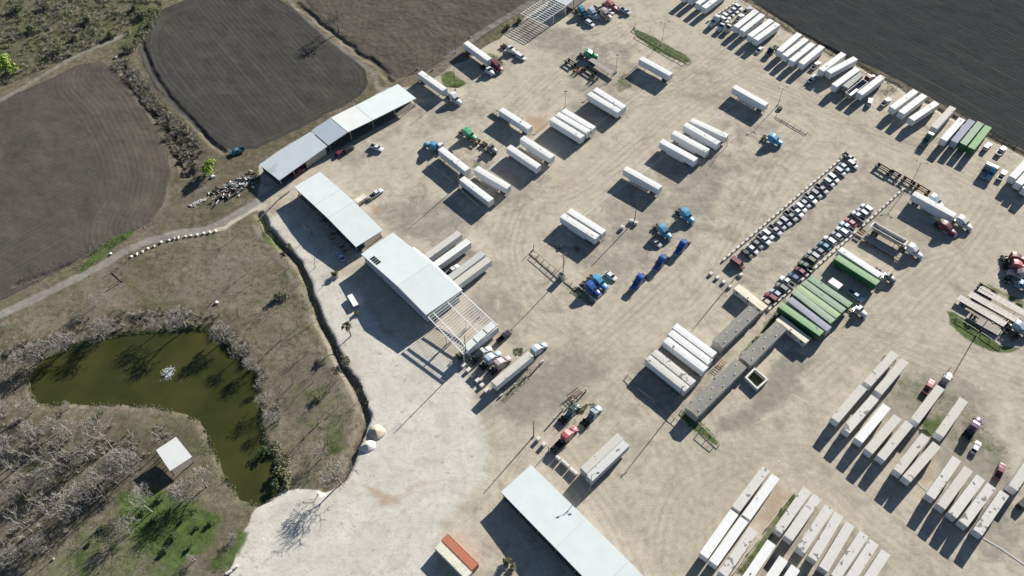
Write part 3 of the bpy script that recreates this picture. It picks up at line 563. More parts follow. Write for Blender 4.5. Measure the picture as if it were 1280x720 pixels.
def trailer_template(L=16.15, Hh=4.11, zf=1.15, kind='van', rounded=False):
    t = T(); W = 1.29; x0, x1 = -L/2, L/2
    if kind == 'van':
        b = MB(); b.box(x0+.04, x1, -W, W, zf, Hh-.06, c=.05 if not rounded else .12)
        for i in range(1, 12):                   # side posts
            xx = x0 + L*i/12
            for y in (-W-.012, W-.012): b.box(xx-.03, xx+.03, y, y+.024, zf+.15, Hh-.15)
        t.add('body', b.mesh('trailer_body', W_PAINT), True, key='body')
        r = MB(); n = 6; secs = []
        for xx in (x0+.03, x1-.02):
            top = [(xx, W*(1-2*k/n), Hh-.05+.05*math.sin(math.pi*k/n)) for k in range(n+1)]
            secs.append(top[::-1] + [(xx, W, Hh-.09), (xx, -W, Hh-.09)])
        r.loft(secs)
        r.box(x0+.03, x1-.02, -W-.015, -W+.05, Hh-.16, Hh-.02); r.box(x0+.03, x1-.02, W-.05, W+.015, Hh-.16, Hh-.02)
        t.add('roof', r.mesh('trailer_roof', ROOF_W), False, key='roof')
        for y in (-W+.03, .02):
            d = MB(); d.box(-.05, 0, 0, W-.05, 0, Hh-zf-.16, c=.015)
            for q in (.25, .75): d.tube([(-.07, (W-.05)*q, .05), (-.07, (W-.05)*q, Hh-zf-.2)], .02, 5)
            t.add('rear_door', d.mesh('rear_door', W_PAINT), True, (x0+.04, y, zf+.04), key='body')
        nose = MB(); nose.box(x1-.002, x1+.03, -W+.08, W-.08, zf+.1, Hh-.15, c=.01); t.add('front_panel', nose.mesh('front_panel', W_PAINT), True, key='body')
    elif kind in ('flat', 'low', 'drop'):
        hz = {'flat': 1.45, 'low': 0.95, 'drop': 1.1}[kind]; zf = hz - .12
        b = MB()
        n = int(L / .62)
        if kind == 'drop':
            b.box(x0, x1-3.2, -W, W, .98, 1.10); 
            t.add('deck', b.mesh('deck', WOODL), key='deck'); b = MB(); b.box(x1-3.0, x1, -W, W, 1.35, 1.48, c=.02); b.box(x1-3.2, x1-3.0, -W, W, .98, 1.47); t.add('gooseneck', b.mesh('gooseneck', WOODL), key='deck')
            zf = .9
        else:
            b.box(x0, x1, -W, W, hz-.1, hz)
            for i in range(1, 6): b.box(x0+L*i/6-.02, x0+L*i/6+.02, -W+.05, W-.05, hz+.002, hz+.02)
            t.add('deck', b.mesh('deck', WOODL), key='deck')
            for y in (-W-.05, W): 
                s_ = MB(); s_.box(x0, x1, y, y+.05, hz-.16, hz+.03); t.add('side_rail', s_.mesh('side_rail', STEEL))
            hb = MB(); hb.box(x1-.08, x1, -W, W, hz, hz+1.1 if kind == 'flat' else hz+.2); t.add('bulkhead', hb.mesh('bulkhead', STEEL))
    elif kind in ('hopper', 'dump', 'tarp'):
        zt = 3.1 if kind != 'hopper' else 3.4
        b = MB()
        if kind == 'hopper':      # sloped ends and a trough
            for y, sg in ((-W, -1), (W, 1)):
                b.hexa([(x0+2.2, y*.55, 1.2), (x1-2.2, y*.55, 1.2), (x1-2.2, y*.55+.05*sg, 1.2), (x0+2.2, y*.55+.05*sg, 1.2), (x0+.3, y, zt), (x1-.3, y, zt), (x1-.3, y+.05*sg, zt), (x0+.3, y+.05*sg, zt)])
            for xx, xb in ((x0+.3, x0+2.2), (x1-.3, x1-2.2)):
                b.hexa([(xb-.03, -W*.55, 1.2), (xb+.03, -W*.55, 1.2), (xb+.03, W*.55, 1.2), (xb-.03, W*.55, 1.2), (xx-.03, -W, zt), (xx+.03, -W, zt), (xx+.03, W, zt), (xx-.03, W, zt)])
            b.box(x0+2.2, x1-2.2, -W*.55, W*.55, 1.15, 1.25)
        else:
            b.box(x0, x1, -W, -W+.06, 1.2, zt); b.box(x0, x1, W-.06, W, 1.2, zt); b.box(x0, x0+.06, -W+.061, W-.061, 1.2, zt); b.box(x1-.06, x1, -W+.061, W-.061, 1.2, zt); b.box(x0+.061, x1-.061, -W+.061, W-.061, 1.2, 1.3)
            for i in range(1, 14):
                for y in (-W-.05, W): b.box(x0+L*i/14-.04, x0+L*i/14+.04, y, y+.05, 1.2, zt-.08)
        t.add('hopper_body', b.mesh('hopper_body', STEEL), key='body')
        r = MB()
        for y in (-W-.03, W-.05): r.box(x0, x1, y, y+.08, zt+.001, zt+.08)
        for xx in (x0, x1-.08): r.box(xx, xx+.08, -W+.051, W-.051, zt+.001, zt+.08)
        t.add('top_rail', r.mesh('top_rail', RIM), key='rail')
        if kind == 'tarp':
            r = MB(); secs = []
            for xx in (x0+.1, x1-.1): secs.append([(xx, W*math.cos(a), zt+.09+.22*math.sin(a)) for a in [math.pi*k/8 for k in range(9)]])
            r.loft(secs); t.add('tarp', r.mesh('tarp', simple('grey_tarp', (.36,.37,.34), .7)))
            for i in range(9):
                bb = MB(); xx = x0 + .5 + (L-1)*i/8; bb.tube([(xx, W*math.cos(math.pi*k/8), zt+.12+.23*math.sin(math.pi*k/8)) for k in range(9)], .03, 4); t.add('bow', bb.mesh('bow', STEEL))
    ch = MB()
    for y in (-.55, .45): ch.box(x0+.3, x1-.9, y, y+.1, zf-.24, zf-.004)
    for i in range(8): ch.box(x0+.5+i*(L-2.2)/7, x0+.58+i*(L-2.2)/7, -W+.08, W-.08, zf-.13, zf-.005)
    for xx in (x0+1.7, x0+3.0): ch.box(xx-.09, xx+.09, -1.02, 1.02, .44, .6)
    ch.box(x0+1.2, x0+3.5, -.5, .5, .6, zf-.242)
    t.add('chassis', ch.mesh('trailer_chassis', DARK))
    for xx in (x0+1.7, x0+3.0):
        for y in (-.93, .93): t.add('dual_wheel', TW, loc=(xx, y, .52), sub=[('rim', TR, (0, 0, 0))])
    for y in (-.95, .85):
        lg = MB(); lg.box(x1-3.3, x1-3.18, y, y+.12, .12, zf-.01); lg.box(x1-3.42, x1-3.06, y-.08, y+.2, 0.02, .12); t.add('landing_leg', lg.mesh('landing_leg', STEEL))
    ug = MB(); ug.box(x0-.06, x0+.04, -1.15, 1.15, .5, .62)
    for y in (-.6, .5): ug.box(x0-.04, x0+.02, y, y+.1, .62, zf-.24 if kind == 'van' else zf-.02)
    t.add('underride_bar', ug.mesh('underride_bar', STEEL))
    for y in (-1.1, .95):
        lm = MB(); lm.box(x0-.075, x0-.061, y, y+.15, .52, .6); t.add('tail_lamp', lm.mesh('tail_lamp', LAMPR))
    if kind == 'van':
        for y in (-1.2, .65):
            mf = MB(); mf.box(x0+.9, x0+.93, y, y+.55, .25, .95); t.add('mudflap', mf.mesh('mudflap', simple('white_mudflap', (.6,.6,.58), .7)))
    return t
VAN = trailer_template()
SKIRT = trailer_template(); _m = MB()
for y in (-1.27, 1.24): _m.box(-3.6, 4.4, y, y+.03, .35, 1.1)
SKIRT.add('side_skirt', _m.mesh('side_skirt', W_PAINT), True, key='body')
_m = MB(); _m.box(8.1, 8.55, -1.0, 1.0, 2.4, 3.9, c=.08); REEFER = trailer_template(); REEFER.parts += SKIRT.parts[-1:]; REEFER.add('cooling_unit', _m.mesh('cooling_unit', WHITE))
PUP = trailer_template(L=14.0); SHORT = trailer_template(L=13.4)
FLAT = trailer_template(L=14.6, kind='flat'); LOW = trailer_template(L=10.5, kind='low'); DROP = trailer_template(L=15.2, kind='drop')
DUMP = trailer_template(L=12.2, kind='dump'); HOPPER = trailer_template(L=13.2, kind='hopper'); TARP = trailer_template(L=12.2, kind='tarp')

def container_template(L, mat, Hh=2.6):
    t = T(); W = 1.22; b = MB(); n = int(L / .28)
    for sg in (-1, 1):
        for i in range(n):
            xx = -L/2 + .1 + (L-.2)*i/n; dd_ = .0 if i % 2 else .035
            b.box(xx, xx+(L-.2)/n, (W-.06-dd_)*sg, (W-.02-dd_)*sg, .16, Hh-.12)
    b.box(-L/2+.04, L/2-.04, -W+.1, W-.1, .1, Hh-.1)
    t.add('body', b.mesh('container_body', mat))
    r = MB()
    m_ = int(L / .6)
    r.box(-L/2+.05, L/2-.05, -W+.06, W-.06, Hh-.1, Hh-.04)
    for i in range(m_): r.box(-L/2+.25+(L-.5)*i/m_, -L/2+.45+(L-.5)*i/m_, -W+.15, W-.15, Hh-.039, Hh-.015)
    t.add('roof', r.mesh('container_roof', mat))
    f = MB()
    for sg in (-1, 1):
        for xx in (-L/2, L/2-.15): f.box(xx, xx+.15, W*sg-.08, W*sg+.08, 0, Hh)
        f.box(-L/2+.151, L/2-.151, W*sg-.04, W*sg+.04, Hh-.12, Hh-.004); f.box(-L/2+.151, L/2-.151, W*sg-.04, W*sg+.04, 0.02, .16)
    for xx in (-L/2, L/2-.12): f.box(xx+.002, xx+.12, -W+.081, W-.081, Hh-.12, Hh-.002)
    t.add('frame', f.mesh('container_frame', mat))
    for y in (-W+.1, .01):
        d = MB(); d.box(L/2-.035, L/2+.01, y, y+W-.11, .12, Hh-.13)
        for q in (.3, .75): d.tube([(L/2+.04, y+(W-.11)*q, .15), (L/2+.04, y+(W-.11)*q, Hh-.2)], .025, 5)
        t.add('door', d.mesh('container_door', mat))
    return t

def sect(x, hw, z0, z1, k=.1):
    return [(x, -hw+k*.5, z0), (x, hw-k*.5, z0), (x, hw, z0+k), (x, hw, z1-k), (x, hw-k, z1), (x, 0, z1+.03), (x, -hw+k, z1), (x, -hw, z1-k), (x, -hw, z0+k)]
def tractor_template(sleeper=True):
    t = T(); P0 = WHITE
    cab_b = -1.7 if sleeper else .35
    ch = MB()
    for y in (-.48, .38): ch.box(-4.2, 4.0, y, y+.1, .72, .98)
    for xx in (-4.1, -3.0, -1.9, -.6, 1.0, 2.6): ch.box(xx, xx+.12, -.378, .378, .76, .94)
    for xx in (-3.6, -2.35): ch.box(xx-.1, xx+.1, -.95, .95, .42, .62)
    ch.box(3.2, 3.4, -.9, .9, .42, .58)
    t.add('chassis', ch.mesh('truck_chassis', DARK))
    h = MB(); h.loft([sect(2.0, 1.0, .75, 2.0), sect(2.6, .95, .7, 1.95), sect(3.5, .82, .65, 1.78), sect(4.05, .74, .65, 1.6, .2)])
    t.add('hood', h.mesh('hood', P0, True), True)
    c = MB(); c.loft([sect(.4, 1.15, .75, 2.75), sect(1.5, 1.15, .75, 2.72), sect(2.05, 1.08, .75, 2.0)])
    t.add('cab', c.mesh('cab', P0), True)
    wsc = MB(); wsc.hexa([(1.56, -.98, 2.66), (2.07, -.95, 2.06), (2.07, .95, 2.06), (1.56, .98, 2.66), (1.6, -.98, 2.70), (2.13, -.95, 2.08), (2.13, .95, 2.08), (1.6, .98, 2.70)])
    t.add('windscreen', wsc.mesh('windscreen', GLASS))
    for y in (-1.165, 1.145):
        sw_ = MB(); sw_.box(.75, 1.6, y, y+.02, 1.95, 2.5); t.add('side_window', sw_.mesh('side_window', GLASS))
    if sleeper:
        s_ = MB(); s_.loft([sect(-1.7, 1.22, .85, 3.75, .14), sect(-.4, 1.22, .85, 3.8, .14), sect(.38, 1.2, .85, 3.55, .2)]); t.add('sleeper', s_.mesh('sleeper', P0), True)
        f_ = MB(); f_.hexa([(.39, -1.12, 2.76), (1.5, -1.0, 2.76), (1.5, 1.0, 2.76), (.39, 1.12, 2.76), (.39, -1.1, 3.5), (.62, -.98, 3.36), (.62, .98, 3.36), (.39, 1.1, 3.5)]); t.add('roof_fairing', f_.mesh('roof_fairing', P0), True)
    else:
        rf = MB(); rf.box(.42, 1.5, -1.05, 1.05, 2.78, 2.9, c=.05); t.add('roof', rf.mesh('cab_roof', P0), True)
        hr = MB(); hr.box(.2, .33, -1.1, 1.1, .99, 2.4); t.add('headache_rack', hr.mesh('headache_rack', STEEL))
    for y in (-1.12, .82):
        fd = MB(); n = 7; secs = []
        for yy in (y, y+.3): secs.append([(3.3+.66*math.cos(math.pi*k/n), yy, .62+.62*math.sin(math.pi*k/n)) for k in range(n+1)] + [(3.3+.58*math.cos(math.pi*k/n), yy, .62+.54*math.sin(math.pi*k/n)) for k in range(n, -1, -1)])
        fd.loft(secs); t.add('fender', fd.mesh('fender', P0), True)
    bp = MB(); bp.box(4.0, 4.22, -1.15, 1.15, .4, .78, c=.06); t.add('bumper', bp.mesh('bumper', CHROME))
    gr_ = MB(); gr_.box(4.05, 4.09, -.55, .55, .8, 1.5); t.add('grille', gr_.mesh('grille', CHROME))
    for y in (-.95, .73):
        hl = MB(); hl.box(3.9, 4.1, y, y+.22, .95, 1.2, c=.04); t.add('headlight', hl.mesh('headlight', LAMPW))
    for y in (-.93, .93): t.add('fuel_tank', (MB().tube([(-.5, y, .72), (1.3, y, .72)], .33, 12)).mesh('fuel_tank', CHROME))
    for y in (-1.1, 1.1): t.add('exhaust_stack', (MB().tube([(cab_b-.16, y*.85, .9), (cab_b-.16, y*.85, 3.7 if sleeper else 3.3)], .08, 8)).mesh('exhaust_stack', CHROME))
    for y in (-1.5, 1.3):
        mr = MB(); mr.box(1.75, 1.85, y, y+.2, 1.7, 2.5, c=.03); mr.box(1.78, 1.82, min(y, y+.2) if y > 0 else y+.2, (y if y > 0 else y+.2)+(.0 if y > 0 else .3), 2.05, 2.1) if y < 0 else mr.box(1.78, 1.82, 1.1, 1.3, 2.05, 2.1)
        t.add('mirror', mr.mesh('mirror', DARK))
    fw = MB(); n = 10; secs = [[(-2.95+.5*math.cos(2*math.pi*k/n), .45*math.sin(2*math.pi*k/n), z) for k in range(n)] for z in (1.02, 1.12)]; fw.loft(secs); t.add('fifth_wheel', fw.mesh('fifth_wheel', DARK))
    dk = MB(); dk.box(cab_b-1.2, cab_b-.3, -.45, .45, .99, 1.03); t.add('deck_plate', dk.mesh('deck_plate', STEEL))
    for xx in (-3.6, -2.35):
        for y in (-.93, .93): t.add('dual_wheel', TW, loc=(xx, y, .52), sub=[('rim', TR, (0, 0, 0))])
        mg = MB(); 
    for y in (-1.02, 1.02): t.add('steer_wheel', SW, loc=(3.3, y, .52), sub=[('rim', SR, (0, 0, 0))])
    for y in (-1.2, .7):
        q = MB(); q.box(-4.35, -4.32, y, y+.5, .3, .95); t.add('mudflap', q.mesh('mudflap', RUB))
    return t
TRAC = tractor_template(); DAY = tractor_template(False)

def car_template(kind='sedan'):
    t = T()
    S = dict(sedan=(4.8, .91, .28, .92, 1.44, (-2.05, -1.35, .35, 1.25)), suv=(4.85, .96, .32, 1.08, 1.74, (-2.3, -2.05, .5, 1.2)), pickup=(5.9, .99, .42, 1.18, 1.86, (-.75, -.5, .85, 1.5)), van=(5.6, 1.0, .35, 1.15, 2.15, (-2.75, -2.65, 1.2, 2.0)))[kind]
    L, hw, zb, zw, zt, (a, b_, c, d) = S; h = L/2
    hood = zw + (-.02 if kind != 'pickup' else 0)
    m = MB()
    rz = zw + .02 if kind in ('sedan',) else zw
    if kind == 'pickup':
        m.loft([sect(-.85, hw, zb, zw, .09), sect(1.4, hw, zb, zw, .09), sect(h-.35, hw*.97, zb, zw-.06, .1), sect(h, hw*.86, zb+.08, zw-.2, .14)])
        t.add('body', m.mesh('body', WHITE), True)
        bd = MB()
        for sg in (-1, 1): bd.box(-h, -.86, (hw-.1) if sg > 0 else -hw, hw if sg > 0 else -(hw-.1), zb+.05, zw, c=.02)
        bd.box(-h, -h+.08, -hw+.101, hw-.101, zb+.1, zw-.02)
        t.add('bed', bd.mesh('bed', WHITE), True)
        fl = MB(); fl.box(-h+.08, -.86, -hw+.1, hw-.1, zb+.1, zb+.3); t.add('bed_floor', fl.mesh('bed_floor', BLACKP))
    else:
        m.loft([sect(-h, hw*.87, zb+.06, rz-.12, .12), sect(-h+.3, hw*.96, zb, rz, .1), sect(a, hw, zb, zw+.01, .09), sect(1.2, hw, zb, zw, .09), sect(h-.45, hw*.95, zb, hood-.1, .1), sect(h, hw*.8, zb+.08, hood-.28, .16)])
        t.add('body', m.mesh('body', WHITE), True)
    hw2 = hw - .17 if kind != 'van' else hw - .06; wb = hw - .04
    g_ = MB(); g_.hexa([(a+.04, -wb+.05, zw-.02), (d-.04, -wb+.05, zw-.02), (d-.04, wb-.05, zw-.02), (a+.04, wb-.05, zw-.02), (b_+.04, -hw2+.04, zt-.06), (c-.04, -hw2+.04, zt-.06), (c-.04, hw2-.04, zt-.06), (b_+.04, hw2-.04, zt-.06)])
    t.add('cabin_pillars', g_.mesh('cabin_pillars', WHITE), True)
    r = MB(); r.box(b_-.02, c+.02, -hw2, hw2, zt-.06, zt, c=.025); t.add('roof', r.mesh('roof', WHITE), True)
    def pane(nm, A_, B_, C_, D_, nrm):
        n_ = Vector(nrm).normalized() * .025; q = MB(); P_ = [Vector(p) for p in (A_, B_, C_, D_)]
        q.hexa([p + n_*.2 for p in P_] + [p + n_ * 1.2 for p in P_]); t.add(nm, q.mesh(nm, GLASS))
    i_ = .06
    pane('windscreen', (d-.02, -wb+.1, zw+.02), (d-.02, wb-.1, zw+.02), (c+.02, hw2-.08, zt-.07), (c+.02, -hw2+.08, zt-.07), (zt-zw, 0, d-c))
    pane('rear_window', (a+.02, wb-.1, zw+.04), (a+.02, -wb+.1, zw+.04), (b_-.02, -hw2+.08, zt-.07), (b_-.02, hw2-.08, zt-.07), (-(zt-zw), 0, b_-a))
    for sg in (1, -1):
        pane('side_window', (a+.25, sg*(wb-.05), zw+.03), (d-.25, sg*(wb-.05), zw+.03), (c-.1, sg*(hw2-.03), zt-.1), (b_+.12, sg*(hw2-.03), zt-.1), (0, sg*(zt-zw), wb-hw2))
    ww, rr, wr_ = (PWH, PR, .40) if kind == 'pickup' else (CW, CR, .34)
    for xx in (-h+ (1.2 if kind == 'pickup' else .95), h-.95):
        for y in (-hw+.11, hw-.11): t.add('wheel', ww, loc=(xx, y, wr_), sub=[('rim', rr, (0, 0, 0))])
    for y in (-hw+.12, hw-.42):
        q = MB(); q.box(h-.16, h+.01, y, y+.3, hood-.38, hood-.26, c=.02); t.add('headlight', q.mesh('headlight', LAMPW))
        q = MB(); q.box(-h-.02, -h+.1, y, y+.28, rz-.3, rz-.17, c=.02); t.add('tail_lamp', q.mesh('tail_lamp', LAMPR))
    return t
CARS = {k: car_template(k) for k in ('sedan', 'suv', 'pickup', 'van')}

# ------------------------------------------------------------------ placing vehicles
def ordn(i): return ORD[i] if i < len(ORD) else ['twenty-third','twenty-fourth','twenty-fifth','twenty-sixth','twenty-seventh','twenty-eighth','twenty-ninth','thirtieth'][i-len(ORD)]
ORD = ['first','second','third','fourth','fifth','sixth','seventh','eighth','ninth','tenth','eleventh','twelfth','thirteenth','fourteenth','fifteenth','sixteenth','seventeenth','eighteenth','nineteenth','twentieth','twenty-first','twenty-second']
def trailer(front, rear, label, group=None, tpl=None, roof=ROOF_W, body=None, z=4.11, name='box_trailer', cat='trailer', reverse=False, fix=True):
    """front and rear are the two ends of the roof as surveyed"""
    a, b = at(*front, z), at(*rear, z)
    if reverse: a, b = b, a
    c = (a + b) / 2
    ex = {'roof': roof}
    if body: ex['body'] = body
    return (tpl or VAN).place(name, (c.x, c.y, 0), ang(b, a), label, cat, group, body, ex)
def vehicle(tpl, pos, toward, label, cat, name, colour, z=1.2, group=None, extra=None):
    c = at(*pos, z); d = at(*toward, z)
    return tpl.place(name, (c.x, c.y, 0), ang(c, d), label, cat, group, paint(colour) if colour else None, extra)
def car(kind, pos, dirv, colour, label, group=None):
    nm = {'sedan': 'parked_car', 'suv': 'parked_suv', 'pickup': 'pickup_truck', 'van': 'parked_van'}[kind]
    ct = {'sedan': 'car', 'suv': 'car', 'pickup': 'pickup', 'van': 'van'}[kind]
    return vehicle(CARS[kind], pos, (pos[0]+dirv[0], pos[1]+dirv[1]), label, ct, nm, colour, 1.0, group)
def truck(pos, dirv, colour, label, group=None, day=False):
    return vehicle(DAY if day else TRAC, pos, (pos[0]+dirv[0], pos[1]+dirv[1]), label, 'truck', 'truck_tractor', colour, 2.2, group)
# ------------------------------------------------------------------ trailers
GF = 'trailers backed along the dark field'
def run(rows, where, group, roofs=None, tpls=None, kind='box trailer', rev=False, end='from the left', cols=None):
    for i, (f, r) in enumerate(rows):
        rf = (roofs or [ROOF_W])[i % len(roofs or [0])]
        cn = (cols or ['white'])[i % len(cols or [0])]
        lab = f"{cn} {kind}, {ORD[i]} {end} {where}"
        trailer(f, r, lab, group, (tpls or [VAN])[i % len(tpls or [0])], rf, reverse=rev)
# row along the dark ploughed field (top right); noses towards the yard
run([((853.5,-4),(880,-25)),((862,-1),(890,-22)),((871,5.5),(899,-16)),((878.8,10),(907,-11))], 'of four cut by the top edge', GF)
run([((919.75,33.5),(946,12.9)),((927.25,38.5),(954.1,17.25)),((937.9,44.4),(964,25)),((945,48.75),(972,29.5))], 'of four beside the top lot of cars', GF)
run([((973.4,64),(1000.2,41.2)),((980.6,69.6),(1008.5,47.9)),((989,75.9),(1016.9,53.75)),((1001,79.6),(1028.4,56.9))], 'of the close four along the dark field', GF)
run([((1026.25,87.5),(1055,66.25)),((1036.5,89.75),(1069.1,72.5))], 'of the skewed pair along the dark field', GF)
trailer((1042.25,107.25),(1072.9,85), 'white box trailer standing directly left of the grey tarped hopper', GF)
trailer((1054,110.8),(1078.3,89.6), 'short hopper trailer under a ribbed pale grey tarp', None, TARP, z=3.3, name='hopper_trailer')
trailer((1058.5,119),(1083.5,99.5), 'open dump trailer with dark empty interior beside the tarped hopper', None, DUMP, z=3.1, name='dump_trailer')
trailer((1074.75,116.9),(1103.5,95), 'white box trailer parked in front of the red truck by the dark field', GF)
run([((1115.5,134.6),(1144.7,113)),((1126.7,140.5),(1155.8,118.5)),((1139,149),(1171.4,127.7))], 'of three right of the green patch', GF)
trailer((1167.6,159.4),(1191.5,133.5), 'cream roofed box trailer coupled to the dark green truck', GF, roof=ROOF_C)
trailer((1179.6,174.4),(1202.9,148.2), 'white box trailer leftmost of the tight row beside grey and green trailers', GF)
trailer((1192.5,177.3),(1215.4,149.7), 'violet grey roofed trailer between white and pale green ones by the field', GF, roof=ROOF_V, body=GREY_SIDE)
trailer((1204.4,179.6),(1225.9,153.3), 'pale grey green trailer between violet and bright green ones by the field', GF, roof=GREENS['pale'], body=GREEN_SIDE)
trailer((1214.5,184.8),(1235.6,158), 'green trailer, rightmost of the tight row along the dark field', GF, roof=GREENS['green'], body=GREEN_SIDE)
run([((1264.4,223),(1292,193)),((1272.2,230.4),(1300,201)),((1281,238),(1309,208))], 'of three cut by the right edge', GF, end='from the left')
# yard groups
GY = 'white box trailers standing in the middle of the yard'
trailer((802.5,73),(837.5,92), 'lone white box trailer just below the grassy strip with the lamp', GY)
run([((736.9,116.5),(774,138.5)),((744.75,111.25),(779.75,133.5))], 'of the pair below the wrecked truck parts', GY, end='from the front')
run([((690.25,147.75),(727.5,170.6)),((697.1,141.9),(735.6,164.4)),((704.6,137.5),(741.5,159.75))], 'of the tight three in the yard', GY, end='from the front')
trailer((918.75,108.3),(957.6,130), 'lone white box trailer at the upper end of the middle aisle', GY, SKIRT)
run([((827.75,176.25),(869.1,199)),((842.75,165.25),(884,187.75)),((857.1,155),(897.9,178.5)),((864.6,149.4),(908.75,169.75))], 'of the four beside the bare dead tree', GY, end='from the lower left', tpls=[SKIRT])
trailer((783,210.5),(823.75,233.25), 'lone white box trailer above the pole with concrete blocks', GY, SKIRT)
run([((704,269.4),(745.4,295.6)),((712.5,263.1),(754,289.4))], 'of the pair nearest the row of wooden rails', GY, end='from the front', tpls=[SKIRT])
trailer((550.25,184.75),(584.75,212.25), 'white box trailer coupled to the pale blue truck left of the white pole', GY)
trailer((613.75,250),(577.5,222.25), 'white box trailer, lower one of the two nearest the white pole', GY)
trailer((596.5,210.25),(634.75,232.75), 'white box trailer with side skirt right of the small grassy patch', GY, SKIRT)
trailer((636.5,183.25),(672.75,207.5), 'white box trailer, left one of the pair left of the three-trailer group', GY)
trailer((653.5,171.75),(690,195.6), 'white box trailer, right one of the pair left of the three-trailer group', GY, SKIRT)
trailer((627.5,136.8),(661.5,158.5), 'white box trailer with bluish side beside the pole and orange dirt', GY)
trailer((612.25,74.4),(581.9,52.25), 'white box trailer coupled to the maroon truck at the field edge', GY)
trailer((557,112.5),(524.5,89.5), 'white box trailer coupled to a white truck beside the long shed', GY)
# behind the workshop and its frame
GS = 'trailers backed against the workshop'
trailer((571.25,292.75),(535,319), 'cream roofed trailer, topmost of those backed against the workshop', GS, roof=ROOF_C)
trailer((582.9,302.75),(545.5,329.5), 'white roofed trailer second from the top backed against the workshop', GS)
trailer((601,318),(564.5,345.5), 'grey roofed trailer third from the top backed against the workshop', GS, roof=ROOF_G)
trailer((608.75,325),(571,353), 'cream roofed trailer, lowest of those backed against the workshop', GS, roof=ROOF_C)
trailer((616.5,408.4),(585.3,432.3), 'white trailer standing under the open steel frame of the workshop', GS, SHORT, roof=ROOF_C)
trailer((663.75,441.5),(617.25,479.75), 'cream roofed trailer coupled to the light blue truck below the workshop', roof=ROOF_C)
trailer((775,545.25),(730,587.5), 'cream roofed trailer, upper of the pair parked beside the tall lamp', roof=ROOF_C, body=GREY_SIDE)
trailer((782.25,553.75),(737,597), 'grey roofed trailer, lower of the pair parked beside the tall lamp', roof=roof_mat('light_grey_roof', (.52,.53,.52), .1), body=GREY_SIDE)
# centre block
GC = 'white trailers standing beside the site offices'
for i, (f, r) in enumerate([((843.1,406.25),(893.75,443.75)),((837.75,414.6),(888.5,452.75)),((832.5,423.75),(882.5,461.9))]):
    trailer(f, r, f"white box trailer, {['right','middle','left'][i]} one of the three beside the longest grey office", GC)
trailer((817.25,439),(867,479), 'white trailer with dark roof stains, right one of the lower pair by the offices', GC, roof=ROOF_S)
trailer((809.5,446.25),(859.4,486.25), 'white trailer with bluish side, left one of the lower pair by the offices', GC, roof=ROOF_S)
# green group
GG = 'green and grey trailers beside the car rows'
for f, r, rf, bd, l in [((1027.9,417.25),(975,380),'green',1,'green trailer with dark green side next to the cream office'),
    ((1036.25,411),(987.25,373.5),None,1,'violet grey trailer parked among the green trailers'),
    ((1042.25,402.25),(991.9,363),'pale',1,'pale green trailer directly right of the violet grey one in the green group'),
    ((1048.75,395.4),(997.5,358.1),'bright',1,'brightest green roofed trailer in the middle of the green group'),
    ((1055.6,388.75),(1004.4,351.9),'pale',1,'pale green trailer directly right of the brightest green one'),
    ((1063.1,381.5),(1012.25,346.5),'pale',1,'pale green trailer coupled to the white truck, rightmost of its group'),
    ((1098.1,354),(1045.6,320.6),'green',1,'lone green trailer with green side next to a white trailer')]:
    trailer(f, r, l, GG, roof=GREENS[rf] if rf else ROOF_V, body=GREEN_SIDE if rf else GREY_SIDE)
trailer((1100.6,344),(1049.75,310.6), 'white trailer right of the lone green trailer, coupled to a grey truck', roof=ROOF_W)
trailer((1194.6,269.4),(1141.9,240.6), 'long white trailer coupled to the white truck at the corner of the car lot', tpl=SKIRT)
trailer((1131,303),(1092,281), 'grey hopper trailer with sloped ends coupled to the white truck', tpl=HOPPER, z=3.3, name='hopper_trailer')
trailer((1131.5,324),(1078.5,294.5), 'empty drop deck trailer with pale planks beside the hopper trailer', tpl=DROP, z=1.2, name='drop_deck_trailer')
GV = 'flat deck trailers on the grassy island at the right edge'
FLATL = trailer_template(L=16.2, kind='flat'); PDECK = simple('pale_deck', (.50, .47, .42), .85, scale=1.2)
for f_, r_, l_ in [((1255,404),(1200.6,371.9),'pale flat deck trailer, lowest full length one on the island at the right edge'),((1271,399.5),(1212.5,366.5),'pale flat deck trailer, middle one of three on the island at the right edge'),((1280,390.5),(1227.5,362),'pale flat deck trailer, uppermost of three on the island at the right edge')]:
    fa_, fb_ = at(*f_, 1.55), at(*r_, 1.55); c_ = (fa_+fb_)/2; FLATL.place('flatbed_trailer', (c_.x, c_.y, 0), ang(fb_, fa_), l_, 'trailer', GV, None, {'deck': PDECK})
trailer((1249.5,415.5),(1210.5,393.5), 'low pale flatbed carrying two dark wheels beside the grassy island', None, LOW, z=1.0, name='flatbed_trailer')
trailer((768.5,93),(737.5,73), 'empty flatbed trailer beside the thin pole and the wrecked trucks', None, FLAT, z=1.5, name='flatbed_trailer')
trailer((642,154),(613,136), 'dark empty flatbed trailer in the shade of the bluish box trailer', None, LOW, z=1.0, name='flatbed_trailer')
trailer((1293,346),(1271,337), 'pale low trailer cut by the right edge behind the red trucks', None, LOW, z=1.2, name='flatbed_trailer')
